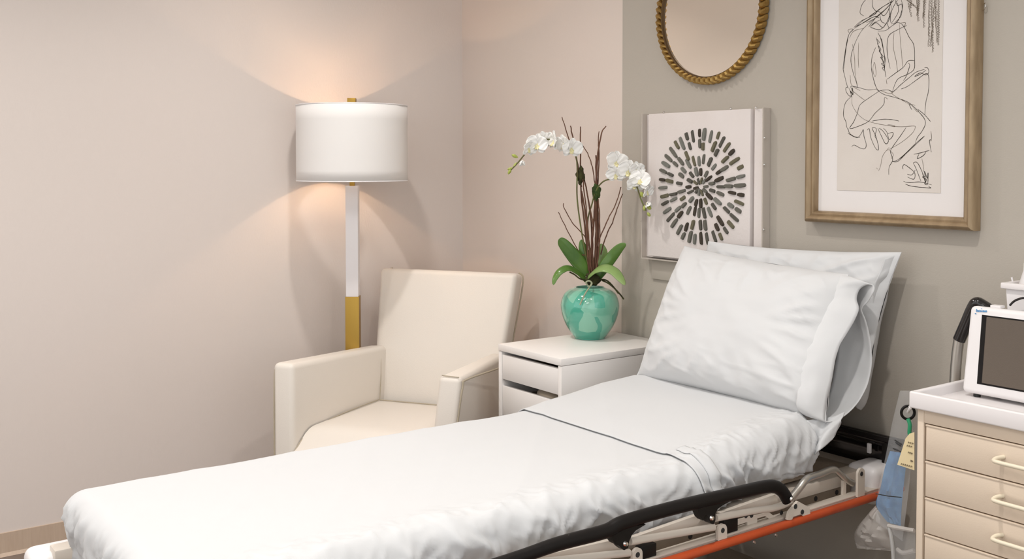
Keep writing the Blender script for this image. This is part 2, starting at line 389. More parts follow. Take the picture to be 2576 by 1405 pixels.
# ledge that carries the orange tube
led = MB()
led.box(2.258, 2.285, YF+.1, -.06, .487, .492, .001)
led.box(2.279, 2.285, YF+.1, -.06, .466, .4868)
led.box(2.214, 2.258, -.10, -.07, .462, .4868); led.box(2.214, 2.258, -1.9, -1.86, .462, .4868)
led.build('side_ledge', M['metal_cream'], st)
ot = MB().tube([(2.296, YF+.1, .478), (2.296, -1.2, .478), (2.296, -.055, .478)], .0108, 16).build('orange_tube', M['orange'], st); ot['label'] = 'orange painted tube along the side'
for y in (-.60, -.68):
    MB().lathe((2.308, y, .466), [(0, .004), (.003, .004), (.004, 0)], 10, 'x').build('rivet', M['chrome'], ot)
# bumpers
for (x, y, z) in ((2.235, -.105, .44), (1.50, -.105, .44), (2.225, YF-.05, .43), (1.497, YF-.030, .415)):
    MB().box(x-.05, x+.05, y-.055, y+.06, z, z+.105, .022, 4).build('corner_bumper', M['monitor'], st)
# folding side rail
rail_pts = [U(1230, 1425, x=2.30), U(1400, 1368, x=2.30), U(1520, 1336, x=2.30), U(1570, 1312, x=2.30), U(1700, 1275, x=2.30), U(1850, 1240, x=2.30), U(1935, 1222, x=2.30), U(1965, 1232, x=2.30), U(1981, 1256, x=2.30)]
rail_pts = [Vector((2.30, -2.0, rail_pts[0].z-.01))]+rail_pts
rc = crom(rail_pts, 6)
rail = MB().tube(rc, [.0118+.0022*sm(i/20) for i in range(len(rc))], 14, sy=1.15).build('side_rail', M['black'], st)
rail['label'] = 'black plastic top bar of the folded side rail'
tabs = [(1600, 1345), (1805, 1302), (1980, 1250)]
for poly, rv in ((((1755, 1276), (1758, 1290), (1763, 1302), (1770, 1309), (1773, 1296), (1779, 1293), (1783, 1306), (1788, 1316), (1795, 1318), (1800, 1308), (1800, 1290), (1806, 1279), (1817, 1271), (1840, 1258), (1800, 1262)), (1791, 1302)),
                 (((1538, 1342), (1541, 1358), (1548, 1368), (1557, 1371), (1562, 1377), (1570, 1383), (1580, 1378), (1583, 1360), (1590, 1344), (1600, 1333), (1625, 1318), (1580, 1325)), (1574, 1367))):
    cl = MB().prism([U(a, b, x=2.308) for a, b in poly], (-.020, 0, 0)).build('rail_clamp', M['black'], st)
    c = U(*rv, x=2.309); MB().lathe((2.308, c.y, c.z), [(0, .005), (.0045, .0045), (.0065, 0)], 14, 'x').build('rivet', M['chrome'], cl)
c = U(1977, 1250, x=2.30)
MB().lathe((2.317, c.y, c.z), [(0, .005), (.004, .0045), (.006, 0)], 14, 'x').build('rivet', M['chrome'], rail)
def lk(a, b, r=.0085):
    return MB().tube([U(*a, x=2.296), U(*b, x=2.283)], r, 12).build('rail_link', M['metal_cream'], st)
lk((1584, 1361), (1795, 1325)); lk((1300, 1420), (1582, 1389)) 
MB().tube(crom([U(1800, 1302, x=2.296), U(1900, 1283, x=2.29), U(1945, 1277, x=2.285), U(1990, 1262, x=2.27)], 5), .0085, 12).build('rail_link', M['metal_cream'], st)
# flat guards behind the rail
for a, b, c2, d in (((1590, 1352), (1775, 1288), (1755, 1318), (1590, 1365)), ((1812, 1290), (1950, 1243), (1962, 1270), (1815, 1300)), ((1290, 1412), (1568, 1352), (1560, 1378), (1350, 1412))):
    MB().prism([U(*q, x=2.262) for q in (a, b, c2, d)], (-.012, 0, 0)).build('rail_guard', M['metal_cream'], st)
# dark hinge blocks
for a in ((1628, 1380), (1835, 1306)):
    c = U(*a, x=2.272); MB().box(2.262, 2.28, c.y-.028, c.y+.022, .49, c.z+.012, .002).build('hinge_block', M['black'], st)
# brackets
def tab(px, py, h=.05, wd=.03):
    c = U(px, py, x=2.29); y, z = c.y, c.z; n = 10
    pts = [(2.287, y-wd/2, .489), (2.287, y+wd/2, .489)]+[(2.287, y+wd/2*math.cos(math.pi*k/n), z+wd/2*math.sin(math.pi*k/n)) for k in range(n+1)]
    t = MB().prism(pts, (.007, 0, 0)).build('tab_bracket', M['metal_cream'], st)
    MB().lathe((2.294, y, z), [(0, .0012), (.0058, .0012), (.0062, 0)], 14, 'x').build('bolt_hole', M['rubber'], t)
tab(1601, 1393); tab(1815, 1332); tab(2164, 1190)
g = [U(px, py, x=2.293) for px, py in ((1975, 1305), (1980, 1285), (2002, 1258), (2031, 1274), (2033, 1290), (2016, 1296), (2008, 1291), (1990, 1297), (1987, 1305))]
gb = MB().prism(g, (.007, 0, 0)).build('gusset_bracket', M['metal_cream'], st)
for q in ((2001, 1273), (2018, 1287)):
    c = U(*q, x=2.30); MB().lathe((2.300, c.y, c.z), [(0, .0012), (.0062, .0012), (.0066, 0)], 14, 'x').build('bolt_hole', M['rubber'], gb)
# catch plate with holes
cp = MB().prism([U(px, py, x=2.27) for px, py in ((1800, 1322), (1880, 1300), (1935, 1288), (1965, 1310), (1945, 1312), (1925, 1297), (1905, 1303), (1905, 1325), (1880, 1332), (1880, 1312), (1850, 1322), (1840, 1345), (1805, 1352))], (-.004, 0, 0)).build('catch_plate', M['metal_cream'], st)
for q in ((1878, 1297), (1892, 1296), (1967, 1289)):
    c = U(*q, x=2.272); MB().lathe((2.270, c.y, c.z), [(0, .0016), (.0055, .0014), (.006, 0)], 12, 'x').build('bolt_hole', M['rubber'], cp)
# chrome release handle
MB().tube(crom([U(1987, 1256, x=2.27), U(2010, 1228, x=2.27), U(2030, 1204, x=2.27), U(2062, 1192, x=2.265), U(2095, 1180, x=2.26), U(2112, 1190, x=2.26), U(2130, 1207, x=2.26), U(2145, 1215, x=2.265)], 6), .0095, 14).build('release_handle', M['steel'], st)['label'] = 'bent metal release handle'
c = U(2122, 1225, x=2.26); MB().box(2.256, 2.264, c.y-.006, c.y+.006, .49, .53).build('handle_post', M['metal_cream'], st)
# head-end push bar, gloss black
pb = MB().tube([(1.52, -.06, .600), (2.20, -.06, .600), (2.30, -.06, .600)], .017, 16).build('push_bar', M['gloss_black'], st); pb['label'] = 'gloss black push bar at the head end'
MB().box(1.55, 2.27, -.055, -.03, .52, .582, .003).build('head_panel', M['gloss_black'], st)
c = U(2197, 1122, y=-.06); MB().box(c.x-.006, c.x+.006, -.083, -.075, c.z-.016, c.z+.012, .002).build('bar_clip', M['monitor'], st)
for x in (1.56, 2.26): MB().box(x-.008, x+.008, -.085, -.055, .50, .60, .002).build('push_bar_post', M['black'], st)
MB().tube([(2.18, -.50, .555), (2.18, -.42, .55)], .012, 10).build('latch', M['black'], st)
# undercarriage
for y in (-.45, -1.65): MB().lathe((XC, y, .16), [(.06, 0), (.06, .17), (.045, .17), (.045, .335)], 24).build('lift_column', M['steel'], st)
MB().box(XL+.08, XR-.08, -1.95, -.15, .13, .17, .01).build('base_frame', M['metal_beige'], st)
for x in (XL+.1, XR-.1):
    for y in (-1.9, -.2):
        cs = MB().box(x-.022, x+.022, y-.03, y+.03, .085, .135, .006).build('caster_fork', M['steel'], st)
        MB().lathe((x, y, .062), [(0, -.018), (.05, -.018), (.062, -.010), (.062, .010), (.05, .018), (0, .018)], 28, 'x').build('wheel', M['rubber'], cs)

# loose corner of the sheet hanging from the raised back, under the pillow
c0_ = crom([U(*q[:2], y=q[2]) for q in ((2030, 1056, -.36), (2062, 1052, -.34), (2090, 1048, -.32), (2130, 1034, -.30))], 6)
c1_ = crom([U(*q[:2], y=q[2]) for q in ((1985, 1168, -.39), (2030, 1152, -.375), (2068, 1132, -.36), (2094, 1102, -.34))], 6)
MB().grid(lambda u, v: c0_[int(round(u*18))].lerp(c1_[int(round(u*18))], v)+Vector((0, -1, 0))*(.012*math.sin(u*9+v*2)*math.sin(v*1.6)+.008*max(0, ridged(u*3+v, v*2, 4))**2), 19, 16).build('sheet_corner', M['sheet'], bs, angle=180, thick=.002)
def bandf(u, v):
    s = s_seam+.030+.034*u; return sheet_pt(HW-RD-.05+(RD+.155)*v, s, .0105+.002*math.sin(u*math.pi), 1.3)
MB().grid(bandf, 6, 60).build('folded_hem', M['sheet'], ds, angle=180, thick=.002)

# ------------------------------------------------------------------ pillows
def pillow(name, c00, c10, c01, c11, thick, nrm, m, seed, label, wr=1., sag=.03):
    """corners: bottom-left, bottom-right, top-left, top-right; nrm points to the room"""
    c00, c10, c01, c11 = [Vector(q) for q in (c00, c10, c01, c11)]; nrm = Vector(nrm).normalized()
    def P(u, v, sd):
        x, y = u*2-1, v*2-1
        # map so that the outline pulls in between the corners
        px = x*(1-sag*(1-y*y)*abs(x)**3); py = y*(1-sag*1.3*(1-x*x)*abs(y)**3)
        a, b = (px+1)/2, (py+1)/2
        p = (c00*(1-a)+c10*a)*(1-b)+(c01*(1-a)+c11*a)*b
        h = thick*((1-x**4)*(1-abs(y)**3.2))**.62*(.95+.10*math.cos(y*1.6))
        # gathered creases near seams and corners
        e = max(abs(x), abs(y)); cw = sm((e-.3)/.45)*(1-sm((e-.80)/.17))
        ang = math.atan2(y, x); h += cw*wr*(ridged(ang*3.2+seed, e*1.2, seed)**2*.007-.003)
        h += wr*.004*fbm(x*2+seed, y*2, 1)+wr*cw*.008*max(0, ridged(x*4+y*3+seed, y*3-x, seed+5)-.4)**2
        return p+nrm*h*sd
    n = 90; v = []; f = []
    us = [.5-.5*math.cos(math.pi*i/(n-1)) for i in range(n)]
    for sd in (1, -1):
        for j in range(n):
            for i in range(n): v.append(P(us[i], us[j], sd))
    for k in (0, 1):
        for j in range(n-1):
            for i in range(n-1):
                q = [k*n*n+j*n+i, k*n*n+j*n+i+1, k*n*n+(j+1)*n+i+1, k*n*n+(j+1)*n+i]
                f.append(q if k else q[::-1])
    bm = bmesh.new(); bv = [bm.verts.new(q) for q in v]
    for q in f: bm.faces.new([bv[i] for i in q])
    bmesh.ops.remove_doubles(bm, verts=bm.verts, dist=1e-5)
    mb = MB().bm(bm)
    o = mb.build(name, m, angle=180)
    return tag(o, label, 'pillow')
p2 = pillow('pillow', U(1700, 900, y=-.14), U(2185, 960, y=-.13), U(1782, 606, y=-.075), U(2268, 634, y=-.060), .046, (0, -1, .3), M['pillow'], 2.2,
            'white pillow at the back, mostly hidden and leaning against the grey wall', sag=.045, wr=1.5)
p1 = pillow('pillow', U(1602, 944, y=-.335), U(2078, 1062, y=-.345), U(1722, 618, y=-.175), U(2135, 690, y=-.185), .092, (.05, -1, .42), M['pillow'], 5.1,
            'plump white pillow in front with its open pillowcase end hanging to the right', sag=.03, wr=1.5)
# open hem of the front pillowcase
hemF = [(2078, 1060, -.345), (2074, 1040, -.345), (2080, 1005, -.335), (2094, 945, -.315), (2108, 880, -.29), (2132, 835, -.26), (2160, 782, -.225), (2155, 752, -.205), (2161, 729, -.19), (2178, 717, -.18)]
hemB = [(2196, 717, -.175), (2199, 732, -.175), (2185, 755, -.175), (2167, 777, -.18), (2178, 805, -.175), (2188, 845, -.17), (2193, 900, -.175), (2186, 955, -.19), (2160, 1010, -.23), (2120, 1048, -.30)]
hem = crom([U(a, b, y=c) for a, b, c in hemF+hemB], 5, True)
bodyF = [(2030, 1046, -.345), (2005, 1025, -.375), (2005, 990, -.375), (2010, 935, -.355), (2020, 880, -.33), (2035, 835, -.30), (2060, 782, -.265), (2075, 755, -.245), (2090, 725, -.225), (2112, 694, -.195)]
bodyB = [(2122, 690, -.17), (2126, 705, -.16), (2124, 740, -.15), (2120, 775, -.15), (2115, 805, -.16), (2110, 845, -.17), (2105, 900, -.18), (2095, 955, -.20), (2080, 1010, -.24), (2062, 1040, -.30)]
body = crom([U(a, b, y=c) for a, b, c in bodyF+bodyB], 5, True)
nh = len(hem)
def sleeve(u, v):
    i = int(round(u*nh)) % nh; p = body[i].lerp(hem[i], v)
    b = math.sin(v*math.pi)*.010*(1 if i < nh/2 else -1)+.0025*noise.noise(p*28)+.003*ridged(i*.16, v*1.5, 3)*math.sin(v*math.pi)
    return p+Vector((0, -1, .3))*b
MB().grid(sleeve, nh, 14, True).build('open_hem', M['pillow'], p1, angle=180, thick=.0018, recalc=False)
# loose hem of the rear pillowcase
fl = [[(2262, 640, -.055), (2256, 665, -.055), (2246, 690, -.062), (2236, 712, -.060), (2230, 760, -.055), (2218, 800, -.055), (2212, 835, -.05), (2205, 880, -.05), (2195, 930, -.055), (2186, 985, -.06), (2178, 1015, -.065), (2166, 1031, -.07)],
      [(2225, 650, -.09), (2215, 680, -.10), (2205, 700, -.11), (2200, 720, -.11), (2195, 765, -.11), (2185, 805, -.11), (2180, 840, -.11), (2170, 885, -.11), (2160, 930, -.11), (2150, 975, -.11), (2148, 1000, -.10), (2146, 1016, -.09)]]
e0, e1 = [crom([U(a, b, y=c) for a, b, c in r_], 5) for r_ in fl]
MB().grid(lambda u, v: e1[int(round(v*(len(e0)-1)))].lerp(e0[int(round(v*(len(e0)-1)))], u)+Vector((0, -1, 0))*(.006*noise.noise(Vector((u*2, v*9, 1)))+.004*math.sin(u*math.pi)), 10, len(e0)).build('loose_hem', M['pillow'], p2, angle=180, thick=.0018)

# ------------------------------------------------------------------ armchair
CO = Vector((.503, -.499, 0)); CY = .585
cR = Vector((math.cos(CY), math.sin(CY), 0)); cB = Vector((-math.sin(CY), math.cos(CY), 0))
def cw(x, y, z): return CO+cR*x+cB*y+Vector((0, 0, z))
ch = thing('armchair', CO, 'cream vinyl upholstered armchair with dark piped seams in the room corner', 'armchair')
ZS = .432
def seatf(u, v):
    # closed section along depth (u), across (v)
    pass
mb = MB(); fy, fw, rw = -.575, .262, .215
top = []
def seat_grid(u, v):
    y = .01+(fy-.01)*v; hw = rw+(fw-rw)*v; x = (u*2-1)*hw
    z = ZS+.012*(1-(u*2-1)**4)*math.sin(min(1, v*1.1)*math.pi*.8) - .075*sm((v-.72)/.28)**1.6
    if v > .985: pass
    return cw(x, y, z)
mb.grid(seat_grid, 22, 26)
def seat_front(u, v):
    hw = fw; x = (u*2-1)*hw
    return cw(x, fy-.004*math.sin(v*math.pi), ZS-.075-.13*v)
mb.grid(seat_front, 22, 6)
mb.grid(lambda u, v: cw((u*2-1)*(rw+(fw-rw)*v), .01+(fy-.01)*v, ZS-.205), 6, 6)
mb.build('seat', M['vinyl'], ch, angle=60)
MB().tube([cw(-fw, fy-.003, ZS-.092), cw(fw, fy-.003, ZS-.092)], .0035, 8).build('seat_piping', M['piping'], ch)
# back
bt, bb, zt, yt = .305, .255, .942, .188
mb = MB().hexa([cw(-bb, 0, ZS-.12), cw(bb, 0, ZS-.12), cw(bb+.01, .11, ZS-.12), cw(-bb-.01, .11, ZS-.12), cw(-bt, yt, zt), cw(bt, yt, zt), cw(bt, yt+.085, zt-.012), cw(-bt, yt+.085, zt-.012)], .022, 5)
bk = mb.build('backrest', M['vinyl'], ch, angle=180)
for sx in (-1, 1):
    MB().tube(crom([cw(sx*(bb+.012), .106, .30), cw(sx*(bb+.018), .14, .5), cw(sx*(bt-.008), yt+.05, .80), cw(sx*(bt+.001), yt+.072, zt-.03), cw(sx*(bt-.02), yt+.082, zt-.008)], 5), .0032, 8).build('back_piping', M['piping'], ch)
# arms
ax_r, ax_f, az_r, az_f, ay = .300, .368, .636, .668, -.516
for sx in (-1, 1):
    t = .085
    # outer, inner corners; the front edge bulges forward towards the floor and the arm flares outward at the top
    P = [cw(sx*(ax_f-.035), ay-.055, .17), cw(sx*(ax_f-.035-t), ay-.055, .17), cw(sx*.172, .05, .17), cw(sx*(ax_r+.0), .08, .17),
         cw(sx*ax_f, ay, az_f), cw(sx*(ax_f-t), ay, az_f), cw(sx*(ax_r-t+.013), .11, az_r), cw(sx*(ax_r), .08, az_r)]
    mb = MB().hexa(P, .020, 5)
    mb.build('arm', M['vinyl'], ch, angle=180)
    o, i_ = sx*ax_f, sx*(ax_f-t)
    if sx < 0:
        MB().tube(crom([cw(o+.006, ay+.012, az_f-.022), cw(o+.006, ay+.004, az_f-.05), cw(o+.015, ay-.013, az_f-.16), cw(o+.026, ay-.030, az_f-.32), cw(o+.038, ay-.048, .20)], 6), .003, 8).build('arm_piping', M['piping'], ch)
    else:
        MB().tube(crom([cw(o, .02, az_r-.012), cw(o+.001, -.2, .636), cw(o+.001, ay+.04, az_f-.016), cw(o+.002, ay+.003, az_f-.034), cw(o-.010, ay-.016, az_f-.16), cw(o-.024, ay-.036, az_f-.32), cw(o-.032, ay-.048, .20)], 6), .0034, 8).build('arm_piping', M['piping'], ch)
        MB().tube([cw(o-t+.01, ay+.006, az_f-.0), cw(o-.012, ay+.004, az_f-.002)], .0018, 6).build('arm_piping', M['piping'], ch)
# dark tubes painting in the crease shade: inner arm / back / seat
MB().tube(crom([cw(-.236, .066, az_r-.012), cw(-.228, .048, .58), cw(-.219, .030, .51), cw(-.208, -.002, ZS+.004)], 6), .0016, 8).build('back_piping', M['piping'], ch)
MB().tube(crom([cw(-.209, -.004, ZS+.005), cw(-.222, -.15, ZS+.006), cw(-.236, -.30, ZS+.002), cw(-.247, -.43, ZS-.010), cw(-.254, -.50, ZS-.032), cw(-.262, -.560, ZS-.08)], 6), .0022, 8).build('seat_piping', M['piping'], ch)
MB().tube([cw(-.205, -.004, ZS+.004), cw(.215, -.004, ZS+.004)], .0022, 8).build('seat_piping', M['piping'], ch)
MB().hexa([cw(-.30, -.53, .155), cw(.30, -.53, .155), cw(.25, .08, .155), cw(-.25, .08, .155), cw(-.30, -.53, .24), cw(.30, -.53, .24), cw(.25, .08, .24), cw(-.25, .08, .24)], .01).build('base_rail', M['vinyl'], ch)
for x, y in ((-.29, -.50), (.29, -.50), (-.24, .05), (.24, .05)):
    MB().hexa([cw(x-.014, y-.014, 0), cw(x+.014, y-.014, 0), cw(x+.014, y+.014, 0), cw(x-.014, y+.014, 0), cw(x-.022, y-.022, .165), cw(x+.022, y-.022, .165), cw(x+.022, y+.022, .165), cw(x-.022, y+.022, .165)], .002).build('leg', M['twig'], ch)

# ------------------------------------------------------------------ floor lamp
LX, LY = .235, -.682
lp = thing('floor_lamp', (LX, LY, 0), 'floor lamp with white drum shade on a square white and brass pole', 'lamp')
LA = math.atan2(CAM.y-LY, CAM.x-LX)-R(8)
la = Vector((math.cos(LA), math.sin(LA), 0)); lb = Vector((-la.y, la.x, 0))
def sq(mb, h, z0, z1, bev=.001):
    P = [Vector((LX, LY, z))+la*h*a+lb*h*b for z in (z0, z1) for a, b in ((-1, -1), (1, -1), (1, 1), (-1, 1))]
    return mb.hexa(P, bev)
sq(MB(), .13, 0, .022, .002).build('base', M['brass'], lp)
sq(MB(), .0275, .022, .846).build('lower_pole', M['brass'], lp)['label'] = 'brass lower section of the pole'
sq(MB(), .0280, .630, .633, .0005).build('pole_joint', M['gold_dark'], lp)
sq(MB(), .0245, .846, 1.288).build('upper_pole', M['lamp_white'], lp)['label'] = 'white upper section of the pole'
sq(MB(), .010, 1.288, 1.335).build('neck', M['brass'], lp)
MB().tube([(LX, LY, 1.335), (LX, LY, 1.38)], .016, 16).build('socket', M['brass'], lp)
for s_ in (-1, 1):
    MB().tube(crom([(LX+la.x*.012*s_, LY+la.y*.012*s_, 1.36), (LX+la.x*.055*s_, LY+la.y*.055*s_, 1.42), (LX+la.x*.05*s_, LY+la.y*.05*s_, 1.53), (LX, LY, 1.600)], 6), .0018, 6).build('harp', M['brass'], lp)
bu = MB().lathe((LX, LY, 1.385), [(0.001, .088), (.015, .085), (.026, .07), (.030, .055), (.026, .038), (.016, .02), (.013, 0)], 24).build('bulb', M['bulb'], lp)
SR = .2195
sh = MB().lathe((LX, LY, 0), [(SR, 1.309), (SR, 1.35), (SR, 1.45), (SR, 1.55), (SR, 1.607)], 96).build('shade', M['shade'], lp, angle=180, thick=.0018)
for z in (1.309, 1.607):
    MB().tube([(LX+SR*math.cos(a*math.pi/48), LY+SR*math.sin(a*math.pi/48), z) for a in range(96)], .0022, 6, closed=True).build('shade_rim', M['lamp_white'], sh)
sp = MB()
for k in range(3):
    a = k*2*math.pi/3; sp.tube([(LX, LY, 1.600), (LX+SR*math.cos(a), LY+SR*math.sin(a), 1.600)], .0018, 6)
sp.build('shade_spider', M['brass'], sh)
sq(MB(), .0165, 1.603, 1.637).build('finial', M['brass'], lp)
bl = bpy.data.lights.new('lamp_bulb_light', 'POINT'); bl.energy = 300; bl.color = (1, .66, .40); bl.shadow_soft_size = .028
bo = bpy.data.objects.new('lamp_bulb_light', bl); bo.location = (LX, LY, 1.445); C.objects.link(bo)
bu.visible_shadow = True

# ------------------------------------------------------------------ bedside drawer unit
X0, X1, Y0, Y1 = 1.026, 1.376, -.529, -.029
cb = thing('drawer_cabinet', ((X0+X1)/2, (Y0+Y1)/2, 0), 'narrow white laminate drawer cabinet beside the armchair, carrying the potted orchid', 'cabinet')
MB().box(X0-.0, X1, Y0, Y1, .727, .75, .0015).build('top_panel', M['white_lam'], cb)
for a, b in ((X0, X0+.018), (X1-.018, X1)): MB().box(a, b, Y0+.002, Y1, .02, .7255, .001).build('side_panel', M['white_lam'], cb)
MB().box(X0+.018, X1-.018, Y1-.012, Y1, .03, .725).build('back_panel', M['white_lam'], cb)
MB().box(X0+.018, X1-.018, Y0+.02, Y1-.012, .03, .045).build('bottom_panel', M['white_lam'], cb)
dz = [(.715, .630), (.606, .505), (.481, .380), (.356, .255), (.231, .060)]
for k, (a, b) in enumerate(dz):
    dr = MB().box(X0+.036 if 0 else X0+.020, X1-.020, Y0+.004, Y0+.020, b, a, .001).build('drawer', M['white_lam'], cb)
    bx = MB()
    bx.box(X0+.030, X0+.040, Y0+.020, Y1-.04, b+.005, a-.035); bx.box(X1-.040, X1-.030, Y0+.020, Y1-.04, b+.005, a-.035)
    bx.box(X0+.030, X1-.030, Y1-.05, Y1-.04, b+.005, a-.035); bx.box(X0+.030, X1-.030, Y0+.020, Y1-.04, b+.004, b+.010)
    bx.build('drawer_box', M['cloth_in'], dr)
# rolled cloth showing in the gap above the second drawer
cl = MB()
cl.tube(crom([(X0+.13, Y0+.15, .575), (X0+.18, Y0+.07, .590), (X0+.26, Y0+.05, .585), (X0+.29, Y0+.10, .57)], 6), .032, 14)
tag(cl.build('rolled_cloth', M['cloth_in'], angle=180), 'rolled beige cloth inside the second drawer, seen through the gap', 'cloth')

# ------------------------------------------------------------------ potted orchid
OX, OY = 1.12, -.19
po = thing('potted_orchid', (OX, OY, .75), 'white moth orchid with twigs in a round teal glazed vase', 'plant')
vp = [(.0, .002), (.050, .0), (.056, .004), (.063, .012), (.082, .04), (.096, .07), (.1045, .105), (.104, .13), (.094, .158), (.076, .174), (.060, .180), (.052, .184), (.050, .180), (.049, .165)]
MB().lathe((OX, OY, .75), crv if 0 else [(p.x, p.y) for p in crom([(a, b, 0) for a, b in vp], 5)], 72).build('vase', M['vase'], po, angle=180)['label'] = 'round teal vase with crackled glossy glaze'
MB().disc((OX, OY, .75+.168), .050, 32).build('soil', M['moss'], po)
def leafm(pts, wd, m, off0=0, off1=0, fold=.25, cup=None):
    c = crom([UO(px, py, off) for px, py, off in pts], 7); n = len(c); mb = MB(); v = []; f = []; K = 9
    for i, p in enumerate(c):
        t = i/(n-1); d = (c[min(i+1, n-1)]-c[max(i-1, 0)]).normalized()
        side = d.cross(NH if cup is None else Vector(cup)).normalized(); nn = side.cross(d).normalized()
        ww = wd*(math.sin(math.pi*min(1, (t*.86+.14))**.9)**.65)*(1 if t < .97 else .55)
        for k in range(K):
            a = k/(K-1)*2-1; v.append(p+side*a*ww*1.22+nn*(abs(a)**1.4*ww*fold))
    for i in range(n-1):
        for k in range(K-1): f.append([i*K+k, i*K+k+1, (i+1)*K+k+1, (i+1)*K+k])
    mb.add(v, f); return mb.build('leaf', m, po, angle=180, thick=.0022)
leafm([(1478, 692, 0), (1462, 668, -.01), (1440, 640, -.02), (1415, 610, -.03), (1405, 602, -.035)], .021, M['leaf'])
leafm([(1486, 690, .01), (1478, 660, .01), (1468, 630, .01), (1462, 602, .02)], .018, M['leaf'])
leafm([(1476, 706, -.01), (1455, 684, -.03), (1430, 672, -.05), (1408, 682, -.065), (1396, 700, -.07), (1392, 717, -.075)], .0125, M['leaf'], cup=(FW.x*.6, FW.y*.6, -.8))
leafm([(1500, 700, -.01), (1520, 672, -.02), (1540, 645, -.02), (1560, 622, -.02), (1575, 613, -.02)], .017, M['leaf'])
leafm([(1496, 690, .03), (1508, 660, .04), (1515, 635, .045), (1512, 612, .05)], .020, M['leaf2'])
leafm([(1480, 694, -.02), (1500, 676, -.05), (1522, 671, -.07), (1545, 680, -.085), (1562, 700, -.095), (1572, 717, -.10)], .019, M['leaf2'], cup=(FW.x*.55, FW.y*.55, -.85))
# moss crown where the leaves meet
def blob(c, r, m, name, sz=(1, 1, 1), amp=.35, freq=60, n=20, parent=None):
    c = Vector(c); mb = MB()
    def fn(u, v):
        a = u*2*math.pi; b = (v-.5)*math.pi; d = Vector((math.cos(a)*math.cos(b), math.sin(a)*math.cos(b), math.sin(b)))
        k = r*(1+amp*noise.noise((c+d*r)*freq)+amp*.5*noise.noise((c+d*r)*freq*2.3)); return c+Vector((d.x*sz[0], d.y*sz[1], d.z*sz[2]))*k
    return mb.grid(fn, n, n, True).build(name, m, parent or po, angle=180)
blob(UO(1490, 700, .0), .030, M['moss'], 'moss', (1, 1, .75))
blob(UO(1460, 440, 0), .0165, M['moss'], 'moss', (.8, .8, 1.9), .6, 90)
blob(UO(1500, 482, 0), .0175, M['moss2'], 'moss', (.8, .8, 1.5), .6, 90)
# roots
for pts in ([(1488, 712, -.05), (1483, 722, -.09), (1474, 735, -.105), (1466, 750, -.108), (1459, 766, -.11)],
            [(1515, 705, -.03), (1530, 712, -.05), (1545, 724, -.06), (1560, 740, -.06), (1569, 752, -.055)],
            [(1512, 702, -.02), (1528, 706, -.045), (1544, 722, -.055), (1556, 738, -.055)],
            [(1472, 704, -.02), (1458, 700, -.04), (1445, 690, -.045), (1433, 684, -.05)]):
    MB().tube(crom([UO(*q) for q in pts], 5), .0028, 8).build('root', M['root'] if pts[0][0] == 1488 else M['moss'], po)
lo = crom([UO(*q) for q in ((1478, 716, -.085), (1474, 710, -.088), (1482, 706, -.088), (1489, 712, -.09), (1484, 720, -.092), (1478, 718, -.09))], 5)
MB().tube(lo, .003, 8).build('root', M['root'], po)
# twigs
def twig(pts, r0=.0016, r1=.0028, m='twig'):
    c = crom([UO(*q) for q in pts], 5); n = len(c)
    c = [p+Vector((noise.noise(p*60), noise.noise(p*60+Vector((5, 0, 0))), 0))*.0022 for p in c]
    MB().tube(c, [(r1+(r0-r1)*i/(n-1))*1.2 for i in range(n)], 7).build('twig', M[m], po)
twig([(1482, 680, 0), (1470, 560, 0), (1461, 470, 0), (1460, 350, 0), (1461, 318, 0)], .0016, .0030)
twig([(1462, 470, .005), (1450, 400, .01), (1432, 350, .02), (1413, 294, .03)], .0012)
twig([(1463, 460, .01), (1446, 380, .02), (1438, 330, .02), (1435, 316, .02)], .0015)
twig([(1480, 680, -.01), (1475, 560, -.01), (1463, 480, -.01)], .0025, .0025)
twig([(1488, 690, .01), (1487, 560, .01), (1474, 470, .01), (1464, 420, 0)], .002, .0025)
twig([(1492, 690, -.01), (1490, 600, -.01), (1494, 560, 0), (1498, 490, 0)], .003, .0035)
twig([(1496, 690, 0), (1500, 600, 0), (1499, 500, 0), (1503, 400, 0), (1512, 340, 0), (1524, 317, .01)], .0014, .0046)
twig([(1500, 690, .01), (1504, 600, .01), (1503, 520, .01), (1500, 420, .01), (1500, 390, .01)], .0022, .004)
twig([(1503, 480, .01), (1507, 400, .01), (1505, 350, .0), (1507, 330, .0)], .0012, .002)
twig([(1498, 470, 0), (1490, 420, .01), (1478, 385, .01), (1462, 362, .015)], .0012, .0018)
twig([(1490, 640, .02), (1478, 610, .02), (1468, 590, .02), (1440, 560, .02), (1420, 525, .02), (1418, 511, .02)], .0012, .0018)
twig([(1488, 640, .0), (1462, 640, -.01), (1450, 622, -.01), (1425, 575, -.01), (1404, 533, -.01)], .0012, .0018)
twig([(1502, 620, -.01), (1510, 595, -.01), (1530, 550, -.01), (1548, 515, -.01), (1562, 470, -.01)], .0014, .002)
twig([(1512, 640, .02), (1522, 600, .02), (1540, 560, .02), (1552, 525, .02), (1566, 487, .02)], .0014, .002)
twig([(1484, 690, -.015), (1482, 610, -.015), (1474, 520, -.01), (1466, 450, -.01)], .0018, .002)
twig([(1497, 690, -.012), (1508, 620, -.012), (1508, 540, -.01), (1504, 500, -.01)], .0018, .002)
twig([(1490, 700, -.018), (1486, 640, -.018), (1492, 570, -.018), (1476, 480, -.012)], .0016, .002)
